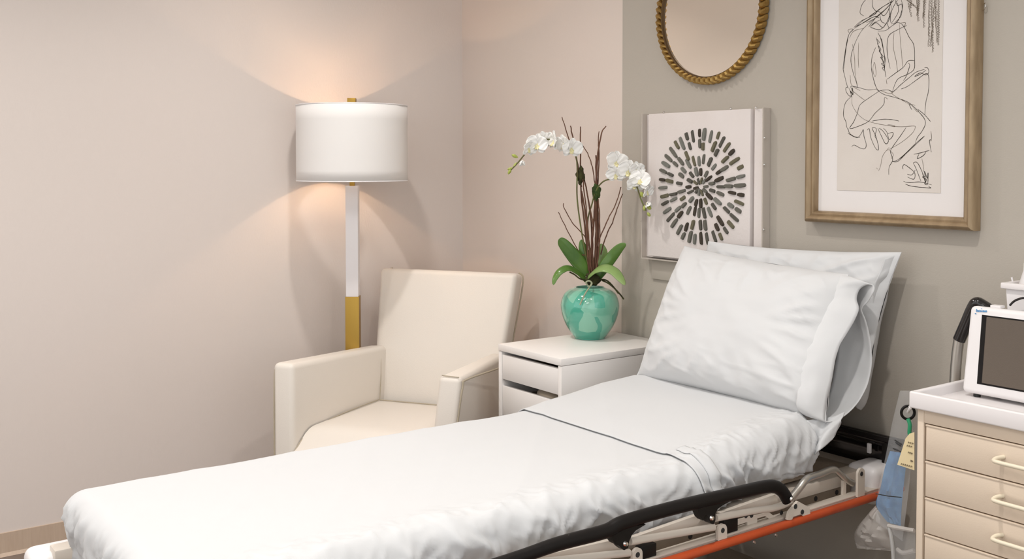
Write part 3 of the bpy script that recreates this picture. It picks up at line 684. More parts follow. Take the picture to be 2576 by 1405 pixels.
# flower stems
def stem(pts, r=.0026):
    MB().tube(crom([UO(*q) for q in pts], 7), r, 10).build('stem', M['stem'], po)
stem([(1484, 690, 0), (1466, 600, -.01), (1452, 500, -.01), (1452, 420, -.01), (1446, 385, -.01), (1425, 365, -.02), (1380, 350, -.03), (1340, 362, -.04), (1318, 390, -.05), (1300, 412, -.055), (1280, 432, -.06)])
stem([(1494, 690, 0), (1478, 570, .0), (1490, 510, .0), (1500, 478, -.01), (1518, 456, -.02), (1545, 448, -.03), (1580, 440, -.04), (1600, 465, -.05), (1612, 500, -.055), (1625, 530, -.06)], .0026)
# flowers: one of each piece, then copies of them
def petal_mesh(name, L, W, tip, cup, m, wave=.0015):
    def fn(u, v):
        a = u*2-1; t = v
        ww = W*(math.sin(math.pi*min(1, t*tip+.06))**.62)*(1-.12*(t > .95))
        x = a*ww; y = t*L; z = cup*(a*a)*W*.6+cup*math.sin(t*2.2)*L*.35+wave*math.sin(a*7+t*9)
        return (x, y, z)
    o = MB().grid(fn, 13, 15).build(name, m, None, angle=180, thick=.0008, origin=(0, 0, 0), recalc=False)
    me = o.data; bpy.data.objects.remove(o); return me
pm_big = petal_mesh('petal', .036, .0225, .90, .28, M['petal'])
pm_sep = petal_mesh('petal', .033, .0125, .88, .18, M['petal'])
pm_lip = petal_mesh('lip', .017, .0075, .85, -.9, M['lip'])
def flower(px, py, off, yaw, pitch, sc=1., closed=0.):
    p = UO(px, py, off); rot = Matrix.Rotation(R(yaw), 4, 'Z') @ Matrix.Rotation(R(pitch), 4, 'X')
    # local frame: flower looks along +Z local; turn it to look at the room
    base = Matrix((RT, Vector((0, 0, 1)), -NH)).transposed().to_4x4()
    Mx = Matrix.Translation(p) @ base @ Matrix.Rotation(R(yaw), 4, 'Y') @ Matrix.Rotation(R(-pitch), 4, 'X') @ Matrix.Rotation(R(random.uniform(-12, 12)), 4, 'Z') @ Matrix.Scale(sc, 4)
    fl = blob(p, .0035*sc, M['lip'], 'flower', amp=.1, n=10)
    fp = ORG[po]
    def put(name, me, rz, tilt, dz=0, s=1):
        o = bpy.data.objects.new(name, me); C.objects.link(o); o.parent = fl
        k = Mx @ Matrix.Rotation(R(rz), 4, 'Z') @ Matrix.Rotation(R(tilt), 4, 'X') @ Matrix.Scale(s, 4); k.translation = (Mx @ Vector((0, 0, dz)))
        o.matrix_parent_inverse = Matrix.Identity(4)
        o.matrix_local = Matrix.Translation(-fp) @ k
        for md in ():
            pass
        m2 = o.modifiers.new('solid', 'SOLIDIFY'); m2.thickness = .0008
        return o
    cl_ = closed*55
    put('petal', pm_sep, 0, 4+cl_, -.002); put('petal', pm_sep, 132, 4+cl_, -.002); put('petal', pm_sep, -132, 4+cl_, -.002)
    put('petal', pm_big, 76, 6+cl_, .001); put('petal', pm_big, -76, 6+cl_, .001)
    put('lip', pm_lip, 180, 50, .003); put('lip', pm_lip, 150, 30, .003, .7); put('lip', pm_lip, -150, 30, .003, .7)
for a in ((1330, 372, -.065, 45, -15, .86), (1352, 362, -.055, -10, -5, 1.0), (1366, 352, -.03, 30, 8, .86), (1394, 354, -.05, -68, 0, .98), (1418, 362, -.045, -45, -8, .92), (1438, 372, -.05, 15, -14, 1.0),
          (1550, 408, -.03, 22, 12, 1.12), (1549, 438, -.04, -20, -22, .86), (1580, 430, -.045, 10, 0, 1.08), (1600, 428, -.035, 30, 5, .85), (1612, 452, -.055, -25, 8, 1.0), (1597, 462, -.05, 15, -20, .9), (1628, 480, -.055, 50, -15, .72)):
    flower(*a[:5], a[5]*1.12)
flower(1314, 404, -.055, 0, -60, .6, .9); flower(1630, 508, -.06, 20, -60, .62, .9)
def bud(px, py, off, r, dx, dy):
    p = UO(px, py, off); q = UO(px+dx, py+dy, off); d = (q-p)
    pts = [p, p.lerp(q, .25), p.lerp(q, .55), p.lerp(q, .85), q]
    MB().tube(pts, [r*.25, r*.8, r, r*.65, r*.12], 10).build('bud', M['bud'], po)
for a in ((1303, 396, -.055, .0065, -16, -7), (1299, 408, -.055, .0045, -8, 14), (1290, 422, -.058, .0048, -14, 4), (1286, 424, -.058, .0060, -8, 14),
          (1612, 482, -.055, .0075, 6, 14), (1622, 516, -.058, .0062, -2, 14), (1628, 518, -.058, .0075, 10, 8), (1628, 534, -.06, .0060, 8, 10)):
    bud(*a)

# ------------------------------------------------------------------ mosaic wall panel
mp = thing('stone_mosaic_panel', (1.5, 0, 1.04), 'square white wall panel with slate pieces set in a sunburst, in a shallow clear box', 'wall art')
def quad_slab(mb, pts, y0, y1, bev=.001):
    (a, b, c, d) = pts   # (x, z) anticlockwise
    return mb.hexa([(a[0], y0, a[1]), (b[0], y0, b[1]), (b[0], y1, b[1]), (a[0], y1, a[1]), (d[0], y0, d[1]), (c[0], y0, c[1]), (c[0], y1, c[1]), (d[0], y1, d[1])], bev)
quad_slab(MB(), ((1.225, 1.042), (1.776, 1.042), (1.776, 1.552), (1.225, 1.552)), -.012, -.001).build('backing_board', M['canvas'], mp, smooth=False)
quad_slab(MB(), ((1.256, 1.049), (1.725, 1.049), (1.725, 1.554), (1.256, 1.554)), -.034, -.012, .002).build('canvas_panel', M['canvas'], mp)
for x0, x1 in ((1.222, 1.226), (1.775, 1.779)): MB().box(x0, x1, -.036, -.001, 1.040, 1.555).build('acrylic_side', M['acrylic'], mp, smooth=False)
MB().box(1.735, 1.774, -.026, -.012, 1.046, 1.553, .001).build('acrylic_side', M['canvas'], mp, smooth=False)
for z in (1.036,): MB().box(1.222, 1.779, -.036, -.001, z, z+.004).build('acrylic_side', M['acrylic'], mp, smooth=False)
for x, z in ((1.221, 1.45), (1.221, 1.17), (1.33, 1.558), (1.64, 1.558), (1.781, 1.46), (1.781, 1.375), (1.781, 1.17), (1.745, 1.557)):
    MB().lathe((x, -.03, z), [(0, -.006), (.004, -.005), (.0045, 0), (0, .001)], 10, 'y').build('pin', M['chrome'], mp)
SC = Vector((1.510, -.034, 1.300))
stone_me = []
for k in range(7):
    rr_ = random.Random(k+3); n = 8; v = []; f = []
    outline = []
    for i in range(10):
        a = 2*math.pi*(i+.5)/10; x = math.copysign(abs(math.cos(a))**.45, math.cos(a))*.5; y = math.copysign(abs(math.sin(a))**.55, math.sin(a))*.5
        outline.append((x*(1+rr_.uniform(-.07, .05)), y*(1+rr_.uniform(-.14, .10))))
    v = [(x, 0, y) for x, y in outline]+[(x*.88, -1, y*.8) for x, y in outline]; m_ = len(outline)
    f = [[i, (i+1) % m_, m_+(i+1) % m_, m_+i] for i in range(m_)]+[list(range(m_, 2*m_))]
    me = bpy.data.meshes.new('stone'); me.from_pydata(v, [], f)
    me.materials.append(STONE[k % 5]); stone_me.append(me)
rn = random.Random(11); cnt = 0
stones = []
# ring by ring: (inner r, outer r, count)
n0 = 40
for i in range(n0):
    a = 2*math.pi*(i+.3)/n0+rn.uniform(-.02, .02); r1 = .197+rn.uniform(-.004, .004); L = rn.choice((.026, .034, .040, .046, .040)); stones.append((a, r1-L, r1))
    if i % 3 != 2:
        r2 = r1-L-.006-rn.uniform(0, .004); L2 = rn.choice((.026, .034, .038, .030)); stones.append((a+rn.uniform(-.015, .015), r2-L2, r2))
for i in range(23):
    a = 2*math.pi*(i+.1)/23+rn.uniform(-.04, .04); r1 = .108+rn.uniform(-.006, .006); L = rn.choice((.026, .032, .036)); stones.append((a, r1-L, r1))
for i in range(15):
    a = 2*math.pi*(i+.5)/15+rn.uniform(-.05, .05); r1 = .066+rn.uniform(-.005, .006); stones.append((a, r1-rn.choice((.024, .030)), r1))
for i in range(10):
    a = 2*math.pi*(i+.2)/10+rn.uniform(-.1, .1); r1 = .034+rn.uniform(-.004, .003); stones.append((a, r1-.022, r1))
for (a, r0, r1) in stones:
    o = bpy.data.objects.new('stone', rn.choice(stone_me)); C.objects.link(o); o.parent = mp
    rm = (r0+r1)/2; wdt = rn.uniform(.0115, .0150)*(1 if rm > .05 else .75)
    o.location = Vector((SC.x+math.cos(a)*rm, SC.y, SC.z+math.sin(a)*rm))-ORG[mp]
    o.rotation_euler = (0, -a+rn.uniform(-.06, .06), 0); o.scale = ((r1-r0)*1.12, rn.uniform(.004, .008), wdt)

# ------------------------------------------------------------------ round mirror
mc = Vector((1.5275, 0, 1.889))
mi = thing('round_mirror', (mc.x, 0, mc.z-.247), 'round mirror in a ribbed antique gold rope frame', 'mirror')
MB().lathe((mc.x, 0, mc.z), [(.231, -.001), (.231, -.020), (.224, -.024), (.219, -.022), (.219, -.012)], 128, 'y').build('frame_body', M['gold_dark'], mi, angle=180)
MB().disc((mc.x, -.014, mc.z), .2195, 96, 'y').build('mirror_glass', M['mirror'], mi, smooth=False)
NB = 66; seg = 2*math.pi/NB
v = []; f = []
prf = [(.2215, -.016), (.2225, -.027), (.229, -.036), (.238, -.034), (.245, -.024), (.246, -.006)]
sk = [0, .15, .42, .42, .15, 0]
for j, tt in enumerate((-.45, -.25, 0, .25, .45)):
    bul = (.74, .95, 1.06, .95, .74)[j]
    for (r_, y_), s_ in zip(prf, sk):
        a = (tt-s_*.9)*seg; rr2 = .234+(r_-.234)*bul; v.append((rr2*math.cos(a), y_*bul, rr2*math.sin(a)))
K = len(prf)
for j in range(4):
    for k in range(K-1): f.append([j*K+k, j*K+k+1, (j+1)*K+k+1, (j+1)*K+k])
me = bpy.data.meshes.new('rope_segment'); me.from_pydata(v, [], f+[list(range(K)), list(range(4*K, 5*K))[::-1]]); me.materials.append(M['gold'])
bm = bmesh.new(); bm.from_mesh(me); bmesh.ops.recalc_face_normals(bm, faces=bm.faces); bm.to_mesh(me); bm.free()
for k in range(NB):
    o = bpy.data.objects.new('rope_segment', me); C.objects.link(o); o.parent = mi
    o.location = mc-ORG[mi]; o.rotation_euler = (0, k*seg, 0)

# ------------------------------------------------------------------ framed line drawing
fr = thing('framed_drawing', (2.21, 0, 1.20), 'line drawing of a seated figure with white mat in an aged gold wooden frame', 'picture')
FX0, FX1, FZ0, FZ1 = 1.942, 2.484, 1.203, 2.12
def frame_side(a, b, inward, parent, m, name='frame_rail'):
    pass
prof_f = [(0, -.001), (0, -.030), (.004, -.040), (.011, -.043), (.017, -.038), (.020, -.032), (.026, -.034), (.031, -.030), (.034, -.020), (.034, -.010)]
cor = [(FX0, FZ0, 1, 1), (FX1, FZ0, -1, 1), (FX1, FZ1, -1, -1), (FX0, FZ1, 1, -1)]
for i in range(4):
    A, B = cor[i], cor[(i+1) % 4]; v = []
    for (x, z, sx, sz) in (A, B):
        for (o_, y_) in prof_f: v.append((x+sx*o_, y_, z+sz*o_))
    K = len(prof_f); f = [[k, k+1, K+k+1, K+k] for k in range(K-1)]
    MB().add(v, f+[list(range(K)), list(range(K, 2*K))[::-1]]).build('frame_rail', M['frame'], fr, angle=50)
mtb = MB().box(FX0+.03, FX1-.03, -.014, -.002, FZ0+.03, FZ1-.03).build('mat_board', M['matboard'], fr, smooth=False); mtb['label'] = 'wide white mat'
PX0, PX1, PZ0, PZ1 = 2.043, 2.377, 1.300, 2.03
pa = MB().box(PX0, PX1, -.0155, -.0140, PZ0, PZ1).build('paper', M['paper'], mtb, smooth=False)
def G(q): p = U(2080+q[0]/2.809, q[1]/2.81, y=-.0158); return p
S_ = [
 '160,235 190,205 155,245 135,330 122,420 115,485 125,530 135,575 148,620', '345,125 260,200 215,270 180,360 170,430 185,510 205,570 218,615',
 '155,245 138,330 126,420 119,485', '190,195 240,150 300,120 350,80 400,45 450,15 470,-20', '200,190 270,155 330,120 370,125', '195,200 250,165 310,128 362,112', '210,185 262,140 330,105 380,60 440,20',
 '290,-20 250,30 235,90 262,112', '320,-20 325,50 350,90 300,120', '440,-15 455,60 440,120 410,180 370,210 330,200 310,190 335,160 380,140', '520,-20 535,40 525,90 500,150 450,190 415,215 360,220',
 '500,20 505,80 480,130 455,165', '455,170 510,160 545,190 580,260 615,320 620,430 615,490 570,525 500,560 465,640', '565,180 500,210 440,250 425,320 430,400 448,485',
 '345,335 320,400 315,480 330,560 350,620 372,645', '425,560 480,520 540,475 575,430 620,428', '575,445 585,465 560,540 540,570',
 '372,640 430,635 470,645 520,600 580,550 630,510 690,490', '525,628 570,610 640,560 700,520 720,545 718,640 700,720 692,810', '690,478 712,480 720,510 700,530 660,515 620,540 660,525 700,495',
 '150,615 135,620 138,650 165,680 185,650 170,610 230,620 290,635 345,630', '155,620 175,660 180,620 185,670 165,640 178,690',
 '175,680 135,720 120,770 118,820 135,860 140,895 155,925', '375,640 300,690 235,740 215,800 190,860 162,905 200,900 290,860 340,800 400,740 408,690 430,700',
 '320,855 400,842 460,845 510,855', '345,628 400,665 470,685 560,715 610,750 650,790 690,840 695,880 670,930 640,970 625,1010',
 '580,735 600,775', '640,770 690,810 732,858', '560,900 520,960 470,1030 450,1070 465,1130 440,1180 438,1235', '690,960 620,1020 560,1080 500,1130 460,1140', '688,964 622,1026 566,1078 520,1120', '460,1140 500,1140 555,1090',
 '148,940 190,965 220,970 245,940 258,915 262,960 278,1020 268,1050 235,1045 195,1025 175,1035', '150,905 160,940 195,965 235,970', '285,920 300,910 310,970 340,1040 362,1060 365,1035 345,960 320,905 350,910 340,960 350,980',
 '360,905 385,960 415,1015 435,990 400,930 370,905', '400,905 425,935 440,985 465,960 465,935 430,945', '740,990 725,995 738,1075', '615,1090 660,1080 725,1062', '650,1090 640,1120 680,1100 700,1075',
 '545,1160 570,1175 620,1220 615,1265 570,1250', '545,1160 535,1180 540,1195', '625,1200 600,1235 568,1230', '610,1150 630,1190 665,1280', '610,1150 640,1150 680,1230 700,1300', '541,1280 580,1290 660,1285 740,1305', '555,1300 600,1315 690,1325 735,1328 720,1318',
 '680,1200 700,1240 675,1250 705,1270 690,1295 712,1300 715,1220 710,1260 690,1210 698,1290 675,1225', '350,265 365,330 385,390 400,450 410,500 418,545', '375,250 390,310 405,380 410,440 408,495',
 '352,275 372,300 358,310 382,350 370,360 398,400 380,405 404,440 386,450 406,470 392,480 405,500', '360,230 390,290 400,360 412,420 405,480', '465,-10 440,60 445,120 425,170', '480,-10 500,40 530,30 525,110 480,160', '455,10 430,80 400,110 360,80 300,115', '505,-10 470,50 450,110 452,160',
 '470,5 400,80 340,130 280,160', '480,-10 420,60 352,118 296,190', '320,180 350,160 395,195 420,165 440,200', '375,110 385,150 410,165']
S2 = ['512,170 520,290 530,400 535,475', '475,230 470,330 490,430 500,510', '335,440 325,490 338,540 348,520 340,450 332,440', '178,680 180,740 215,800 260,840 320,865 420,885 520,895 610,890 625,900 600,945 520,1010 420,1065',
 '440,1040 395,1100 380,1170 365,1208', '352,1185 358,1195', '180,310 195,400 200,520 215,600', '225,300 222,400 225,480', '165,530 175,600 235,640', '420,560 425,595', '160,235 150,215 165,205 185,205', '735,925 740,970 735,1000', '672,1120 680,1160 685,1200',
 '180,640 230,680 270,710', '430,885 480,895 470,885 430,880', '440,1060 470,1090 455,1120', '465,645 470,670 600,745', '380,640 440,660 470,650', '650,770 640,790 600,740 625,745', '260,200 190,220 160,270', '545,190 555,160 510,165']
for x0, x1, y1, nn in ((575, 600, 120, 7), (600, 592, 60, 5), (640, 648, 150, 10), (655, 640, 110, 8), (690, 688, 195, 10), (700, 680, 130, 8), (730, 722, 330, 16), (745, 750, 370, 20), (770, 735, 330, 14), (770, 780, 300, 18), (792, 790, 320, 20), (560, 640, 60, 6)):
    pts = []; 
    for i in range(nn*2+1):
        t = i/(nn*2); pts.append('%d,%d' % (x0+(x1-x0)*t+(7 if i % 2 else -7)*(1-.3*t)+random.uniform(-2, 2), -10+(y1+10)*t))
    S2.append(' '.join(pts)); S2.append(' '.join(pts[::2]))
def ribbons(strokes, wpx, name, m, lift=0):
    mb = MB()
    for k, s in enumerate(strokes):
        c = crom([G([float(a) for a in q.split(',')]) for q in s.split()], 6); n = len(c); v = []
        for i, p in enumerate(c):
            d = (c[min(i+1, n-1)]-c[max(i-1, 0)]).normalized(); sd = Vector((d.z, 0, -d.x)); ww = wpx*(.55+.45*math.sin(math.pi*i/(n-1))**.5)*(1+.4*noise.noise(p*90))
            v += [p+sd*ww+Vector((0, -k*2e-6-lift, 0)), p-sd*ww+Vector((0, -k*2e-6-lift, 0))]
        mb.add(v, [[2*i, 2*i+1, 2*i+3, 2*i+2] for i in range(n-1)])
    return mb.build(name, m, mtb, smooth=False, recalc=False)
ribbons(S_, .00078, 'ink_drawing', M['ink'])
ribbons(S2, .00055, 'ink_drawing', M['ink2'], .0002)
hk = U(2478, 15, y=-.006)
tag(MB().tube(crom([(hk.x-.004, -.004, hk.z+.006), (hk.x+.004, -.012, hk.z+.006), (hk.x+.005, -.012, hk.z-.004), (hk.x, -.010, hk.z-.011), (hk.x-.006, -.004, hk.z-.010)], 5), .0013, 8).build('wall_hook', M['chrome']),
    'small bright wire hook on the wall at the right edge of the picture frame', 'hook')

# ------------------------------------------------------------------ blank wall plate below the mosaic
t = thing('wall_plate', (1.31, 0, .963), 'blank greige plate on the wall below the stone mosaic panel', 'wall plate')
MB().box(1.247, 1.395, -.009, -.0, .963, 1.036, .003).build('cover', M['plate'], t)

# ------------------------------------------------------------------ medical drawer cart
KX0, KX1, KY0, KY1 = 2.600, 3.16, -.46, -.10
ct = thing('drawer_cart', ((KX0+KX1)/2, (KY0+KY1)/2, 0), 'cream metal medical drawer cart with white tray top at the right edge', 'cart')
for a, b in ((KX0, KX0+.0), (KX1, KX1)): pass
MB().box(KX0, KX0+.016, KY0, KY1, .09, .822, .0015).build('side_panel', M['cart'], ct)
MB().box(KX1-.016, KX1, KY0, KY1, .09, .822, .0015).build('side_panel', M['cart'], ct)
MB().box(KX0+.016, KX1-.016, KY1-.01, KY1, .09, .822).build('back_panel', M['cart'], ct)
MB().box(KX0+.016, KX1-.016, KY0+.001, KY0+.03, .787, .822, .001).build('top_rail', M['cart'], ct)
MB().box(KX0+.016, KX1-.016, KY0+.01, KY1-.01, .09, .11).build('bottom_panel', M['cart'], ct)
MB().box(KX0+.018, KX1-.018, KY0+.05, KY1-.02, .11, .80).build('drawer_cavity', M['dark_gap'], ct)  # solid dark block standing in for the shade between the drawers
zt_ = .784
for k in range(8):
    a, b = zt_-.0845*k, zt_-.0845*(k+1)+.003
    if b < .1: break
    dr = MB().box(KX0+.021, KX1-.021, KY0+.001, KY0+.020, b, a, .0022, 2).build('drawer', M['cart'], ct)
    MB().box(KX0+.021, KX1-.021, KY0-.0006, KY0+.012, a-.0035, a+.0004, .0008).build('drawer_lip', M['cart'], dr)
    zc = (a+b)/2+.004; hx0, hx1 = 2.797, 2.963
    MB().tube(crom([(hx0+.008, KY0+.002, zc+.004), (hx0+.002, KY0-.014, zc+.003), (hx0+.002, KY0-.028, zc), (hx0+.014, KY0-.034, zc), (hx0+.05, KY0-.035, zc), (hx1-.05, KY0-.035, zc), (hx1-.014, KY0-.034, zc), (hx1-.002, KY0-.028, zc), (hx1-.002, KY0-.014, zc+.003), (hx1-.008, KY0+.002, zc+.004)], 6), .0046, 12).build('handle', M['handle'], dr)
# tray top with a raised rim
tr = MB(); tx0, tx1, ty0, ty1 = KX0-.014, KX1+.014, KY0-.014, KY1+.012
tr.box(tx0+.004, tx1-.004, ty0+.004, ty1-.004, .820, .834, .002)
for b in ((tx0, tx1, ty0, ty0+.014), (tx0, tx1, ty1-.014, ty1), (tx0+.0006, tx0+.014, ty0+.010, ty1-.010), (tx1-.014, tx1-.0006, ty0+.010, ty1-.010)):
    tr.box(b[0], b[1], b[2], b[3], .818, .857, .004, 3)
tr.build('tray_top', M['cart_top'], ct)
ph = MB().tube(crom([(KX0+.001, KY1-.06, .60), (2.55, KY1-.06, .61), (2.512, -.155, .66), (2.507, -.150, .80), (2.509, -.148, .88), (2.515, -.147, .935)], 6), .0135, 16).build('push_handle', M['steel'], ct)
MB().tube(crom([(2.515, -.147, .932), (2.533, -.147, .975), (2.551, -.147, 1.018), (2.561, -.146, 1.031), (2.578, -.143, 1.024), (2.62, -.14, 1.005), (2.75, -.14, .985), (3.0, -.14, .985)], 6), .0155, 16).build('grip', M['gloss_black'], ph)
MB().tube(crom([(3.0, -.14, .985), (3.15, -.147, .985), (3.22, -.147, .93), (3.24, -.15, .80), (3.22, -.155, .64), (KX1-.001, KY1-.06, .60)], 6), .0135, 16).build('tube_section', M['steel'], ph)
for x in (KX0+.04, KX1-.04):
    for y in (KY0+.04, KY1-.04):
        cs = MB().box(x-.02, x+.02, y-.02, y+.02, .06, .092, .004).build('caster_fork', M['steel'], ct)
        MB().lathe((x, y, .04), [(0, -.014), (.034, -.014), (.04, -.008), (.04, .008), (.034, .014), (0, .014)], 24, 'x').build('wheel', M['rubber'], cs)

# ------------------------------------------------------------------ patient monitor
mx0, mx1, my, mz0, mz1 = 2.625, 2.925, -.325, .836, 1.048
mo = thing('patient_monitor', ((mx0+mx1)/2, my, mz0), 'white patient monitor with dark switched-off screen standing on the drawer cart', 'monitor')
lean = .022
mb = MB().hexa([(mx0, my, mz0+.006), (mx1, my, mz0+.006), (mx1-.02, my+.13, mz0+.006), (mx0+.02, my+.13, mz0+.006), (mx0+.006, my+lean, mz1), (mx1-.006, my+lean, mz1), (mx1-.03, my+.12, mz1-.02), (mx0+.03, my+.12, mz1-.02)], .012, 4)
mb.build('casing', M['monitor'], mo, angle=180)
def mf(x, z, o=0): t = (z-mz0-.006)/(mz1-mz0-.006); return (x, my+lean*t-o, z)
def plate(x0, x1, z0, z1, o, name, m, par=mo, th=.003):
    return MB().hexa([mf(x0, z0, o), mf(x1, z0, o), mf(x1, z0, o-th), mf(x0, z0, o-th), mf(x0+.0, z1, o), mf(x1, z1, o), mf(x1, z1, o-th), mf(x0, z1, o-th)], .0006, 1).build(name, m, par, smooth=False)
plate(2.664, 2.886, .868, 1.028, .0008, 'bezel', M['black'])['label'] = 'black screen surround'
plate(2.676, 2.884, .872, 1.0245, .0014, 'screen', M['screen'])['label'] = 'dark grey-brown switched-off screen'
lg = MB()
for i, (dx, h) in enumerate(((0, 1.3), (1, .9), (1.9, .8), (2.9, 1.), (3.8, .75), (4.8, .8), (5.8, .9), (6.6, .8), (7.5, .85), (8.4, .9))):
    x = 2.6495+dx*.00285; z = 1.0335+.0002*i
    lg.add([mf(x, z, .0012), mf(x+.0022, z, .0012), mf(x+.0022, z+.0048*h, .0012), mf(x, z+.0048*h, .0012)], [[0, 1, 2, 3]])
lg.add([mf(2.646, 1.029, .0012), mf(2.651, 1.027, .0012), mf(2.650, 1.0305, .0012)], [[0, 1, 2]])
lg.add([mf(2.660, 1.0425, .0012), mf(2.665, 1.0425, .0012), mf(2.6625, 1.0405, .0012)], [[0, 1, 2]])
lg.build('blue_lettering', M['blue_print'], mo, smooth=False, recalc=False)
MB().box(2.675, 2.70, my+.035, my+.055, mz1-.003, mz1+.003, .001).build('top_button', M['cart_top'], mo)
for x in (mx0+.03, mx1-.03):
    for y in (my+.02, my+.105): MB().lathe((x, y, mz0-.002), [(.0, 0), (.008, 0), (.008, .012)], 12).build('foot', M['rubber'], mo)

# white bin with bottle and swab behind the monitor
bn = thing('wall_bin', (2.74, -.08, .98), 'small white lipped bin on the wall behind the patient monitor', 'bin')
bx = MB(); 
bx.hexa([(2.645, -.150, .97), (2.86, -.150, .97), (2.86, -.001, .97), (2.645, -.001, .97), (2.638, -.156, 1.078), (2.866, -.156, 1.078), (2.866, -.001, 1.078), (2.638, -.001, 1.078)], .003)
bx.build('bin_body', M['monitor'], bn)
rim = MB()
for b in ((2.630, 2.874, -.165, -.152), (2.630, 2.874, -.013, -.001), (2.6306, 2.643, -.156, -.009), (2.861, 2.8734, -.156, -.009)): rim.box(*b, 1.076, 1.091, .003)
rim.build('lip', M['cart_top'], bn)
c = U(2557, 712, y=-.13)
bt_ = MB().lathe((c.x+.030, -.115, 1.079), [(.0, 0), (.030, 0), (.028, .010), (.019, .042), (.0185, .060), (.0, .061)], 24).build('dispenser_bottle', M['monitor'], angle=50)
tag(bt_, 'white cone-shaped bottle standing on the bin behind the monitor', 'bottle')
q0 = U(2549, 714, y=-.12); q1 = U(2545, 697, y=-.12)
tag(MB().tube([(q0.x, -.12, 1.079), q0, q1], [.0014, .0014, .0024], 8).build('cotton_swab', M['lamp_white']), 'white cotton swab sticking up beside the cone-shaped bottle', 'swab')
tag(MB().tube(crom([U(2541, 767, y=-.170), U(2550, 758, y=-.175), U(2562, 752, y=-.175), U(2580, 749, y=-.175), U(2620, 755, y=-.172), (2.86, -.172, 1.0)], 6), .0028, 10).build('cable', M['gloss_black']), 'short black cable arching in front of the white bin', 'cable')

# ------------------------------------------------------------------ hanging bags and tag between bed and cart
def Q(px, py, y): return U(px, py, y=y)
def crinkle_sheet(pts_l, pts_r, y0, name, m, parent=None, amp=.006, puff=.012, nu=14, sub=4, both=True):
    l = crom([Q(a, b, y0) for a, b in pts_l], sub); r = crom([Q(a, b, y0) for a, b in pts_r], sub); n = min(len(l), len(r)); mb = MB()
    for sgn in ((1, -1) if both else (1,)):
        mb.grid(lambda u, v: l[int(round(v*(n-1)))].lerp(r[int(round(v*(n-1)))], u)+Vector((0, -1, 0))*sgn*(puff*math.sin(u*math.pi)**.6*math.sin(min(1, v+.08)*math.pi)**.5+amp*noise.noise(Vector((u*5+sgn, v*9, 1)))*math.sin(u*math.pi)), nu, n)
    return mb.build(name, m, parent, angle=30)
yb = -.27
bg = thing('hanging_supply_bag', Q(2240, 1300, yb), 'clear plastic bag with folded blue contents hanging between stretcher and cart', 'bag')
crinkle_sheet([(2264, 982), (2245, 1060), (2225, 1160), (2208, 1240), (2203, 1310)], [(2298, 982), (2296, 1060), (2292, 1160), (2285, 1240), (2270, 1360)], yb-.012, 'bag_film', M['clear'], bg, puff=.010)
crinkle_sheet([(2239, 1134), (2226, 1175), (2214, 1230), (2204, 1270), (2232, 1312)], [(2282, 1140), (2278, 1180), (2272, 1235), (2268, 1280), (2266, 1322)], yb+.006, 'blue_contents', M['blue'], bg, puff=.006, amp=.008)
cen = Q(2284, 1037, yb-.024); rg = MB()
rg.tube([cen+RT*math.cos(a*math.pi/12)*.0165+Vector((0, 0, 1))*math.sin(a*math.pi/12)*.0165 for a in range(24)], .0035, 8, closed=True)
rg.build('hanging_hole_ring', M['black'], bg)
MB().tube([Q(2203, 1241, yb-.026), Q(2235, 1247, yb-.028), Q(2268, 1250, yb-.026)], .0012, 6).build('seam', M['rubber'], bg)
for a, b in (((2251, 1106), (2268, 1117)), ((2253, 1112), (2266, 1121)), ((2247, 1127), (2268, 1136))):
    MB().tube([Q(*a, yb-.024), Q(*b, yb-.024)], .0016, 6).build('printed_mark', M['rubber'], bg)
MB().tube(crom([Q(2284, 1036, yb-.03), Q(2290, 1026, yb-.04), Q(2300, 1022, yb-.02), (KX0-.002, yb-.01, .79)], 5), .0035, 8).build('hanging_loop', M['monitor'], bg)
gc = MB().tube(crom([Q(2284, 1052, yb-.03), Q(2289, 1068, yb-.03), Q(2288, 1090, yb-.03), Q(2296, 1100, yb-.03)], 4), [.005]*13, 10)
tag(gc.build('green_clip', M['green_plastic'], angle=60), 'green plastic clip holding the yellow tag on the supply bag', 'clip')
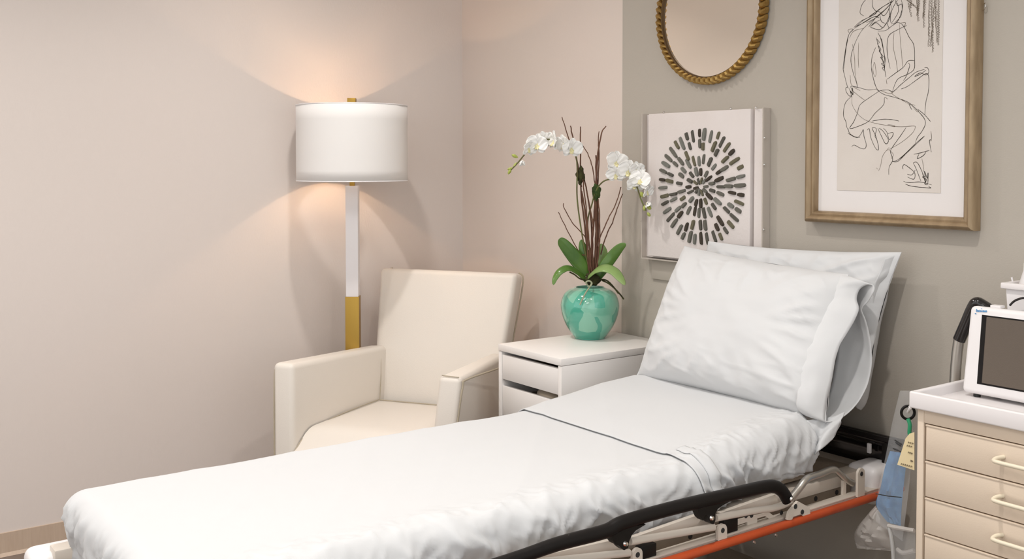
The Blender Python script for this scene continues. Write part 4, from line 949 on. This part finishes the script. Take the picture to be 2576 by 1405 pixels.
tg = thing('yellow_tag', Q(2280, 1180, yb-.04), 'pale yellow paper tag with handwriting hanging over the supply bag', 'tag')
MB().prism([Q(2288, 1090, yb-.038), Q(2278, 1102, yb-.038), Q(2257, 1168, yb-.038), Q(2300, 1182, yb-.038), Q(2300, 1086, yb-.038)], (0, .0012, 0)).build('tag_card', M['yellow'], tg, smooth=False)
wr = MB(); rn = random.Random(4)
for (x, y, n_, st_) in ((2284, 1112, 3, 5), (2281, 1120, 3, 5), (2284, 1137, 3, 4), (2290, 1158, 2, 3), (2266, 1166, 6, 5)):
    for k in range(n_):
        a = (x+k*st_, y+k*1.3); pts = [Q(a[0]+dx, a[1]+dy, yb-.0395) for dx, dy in ((0, 2), (1.5, -2), (2.5, 1.5), (3.5, -1))]
        wr.tube(pts, .0006, 4)
wr.build('handwriting', M['ink2'], tg)
yc = -.23
g2 = crinkle_sheet([(2205, 1268), (2185, 1290), (2160, 1320), (2149, 1345), (2156, 1378)], [(2232, 1290), (2242, 1320), (2246, 1345), (2248, 1365), (2248, 1385)], yc, 'crumpled_bag', M['clear2'], None, puff=.035, amp=.012)
tag(g2, 'crumpled cloudy plastic bag under the blue supply bag', 'bag')
bk_ = thing('clear_basket', Q(2270, 1405, -.30), 'clear plastic open bin half hidden behind the drawer cart', 'bin')
MB().tube(crom([Q(2234, 1322, -.31), Q(2262, 1327, -.31), Q(2300, 1334, -.31)], 4), .0055, 8).build('rim', M['clear2'], bk_)
MB().tube(crom([Q(2236, 1322, -.31), Q(2242, 1350, -.31), Q(2246, 1380, -.31), Q(2249, 1425, -.31)], 4), .005, 8).build('rim', M['grey_plastic'], bk_)
a, b, c, d = Q(2238, 1326, -.308), Q(2302, 1336, -.308), Q(2302, 1440, -.308), Q(2249, 1430, -.308)
MB().prism([a, b, c, d], (0, .002, 0)).build('bin_wall', M['clear'], bk_, smooth=False)
MB().tube(crom([Q(2256, 1380, -.29), Q(2272, 1390, -.29), Q(2300, 1384, -.29)], 4), .006, 8).build('tubing', M['clear2'], bk_)
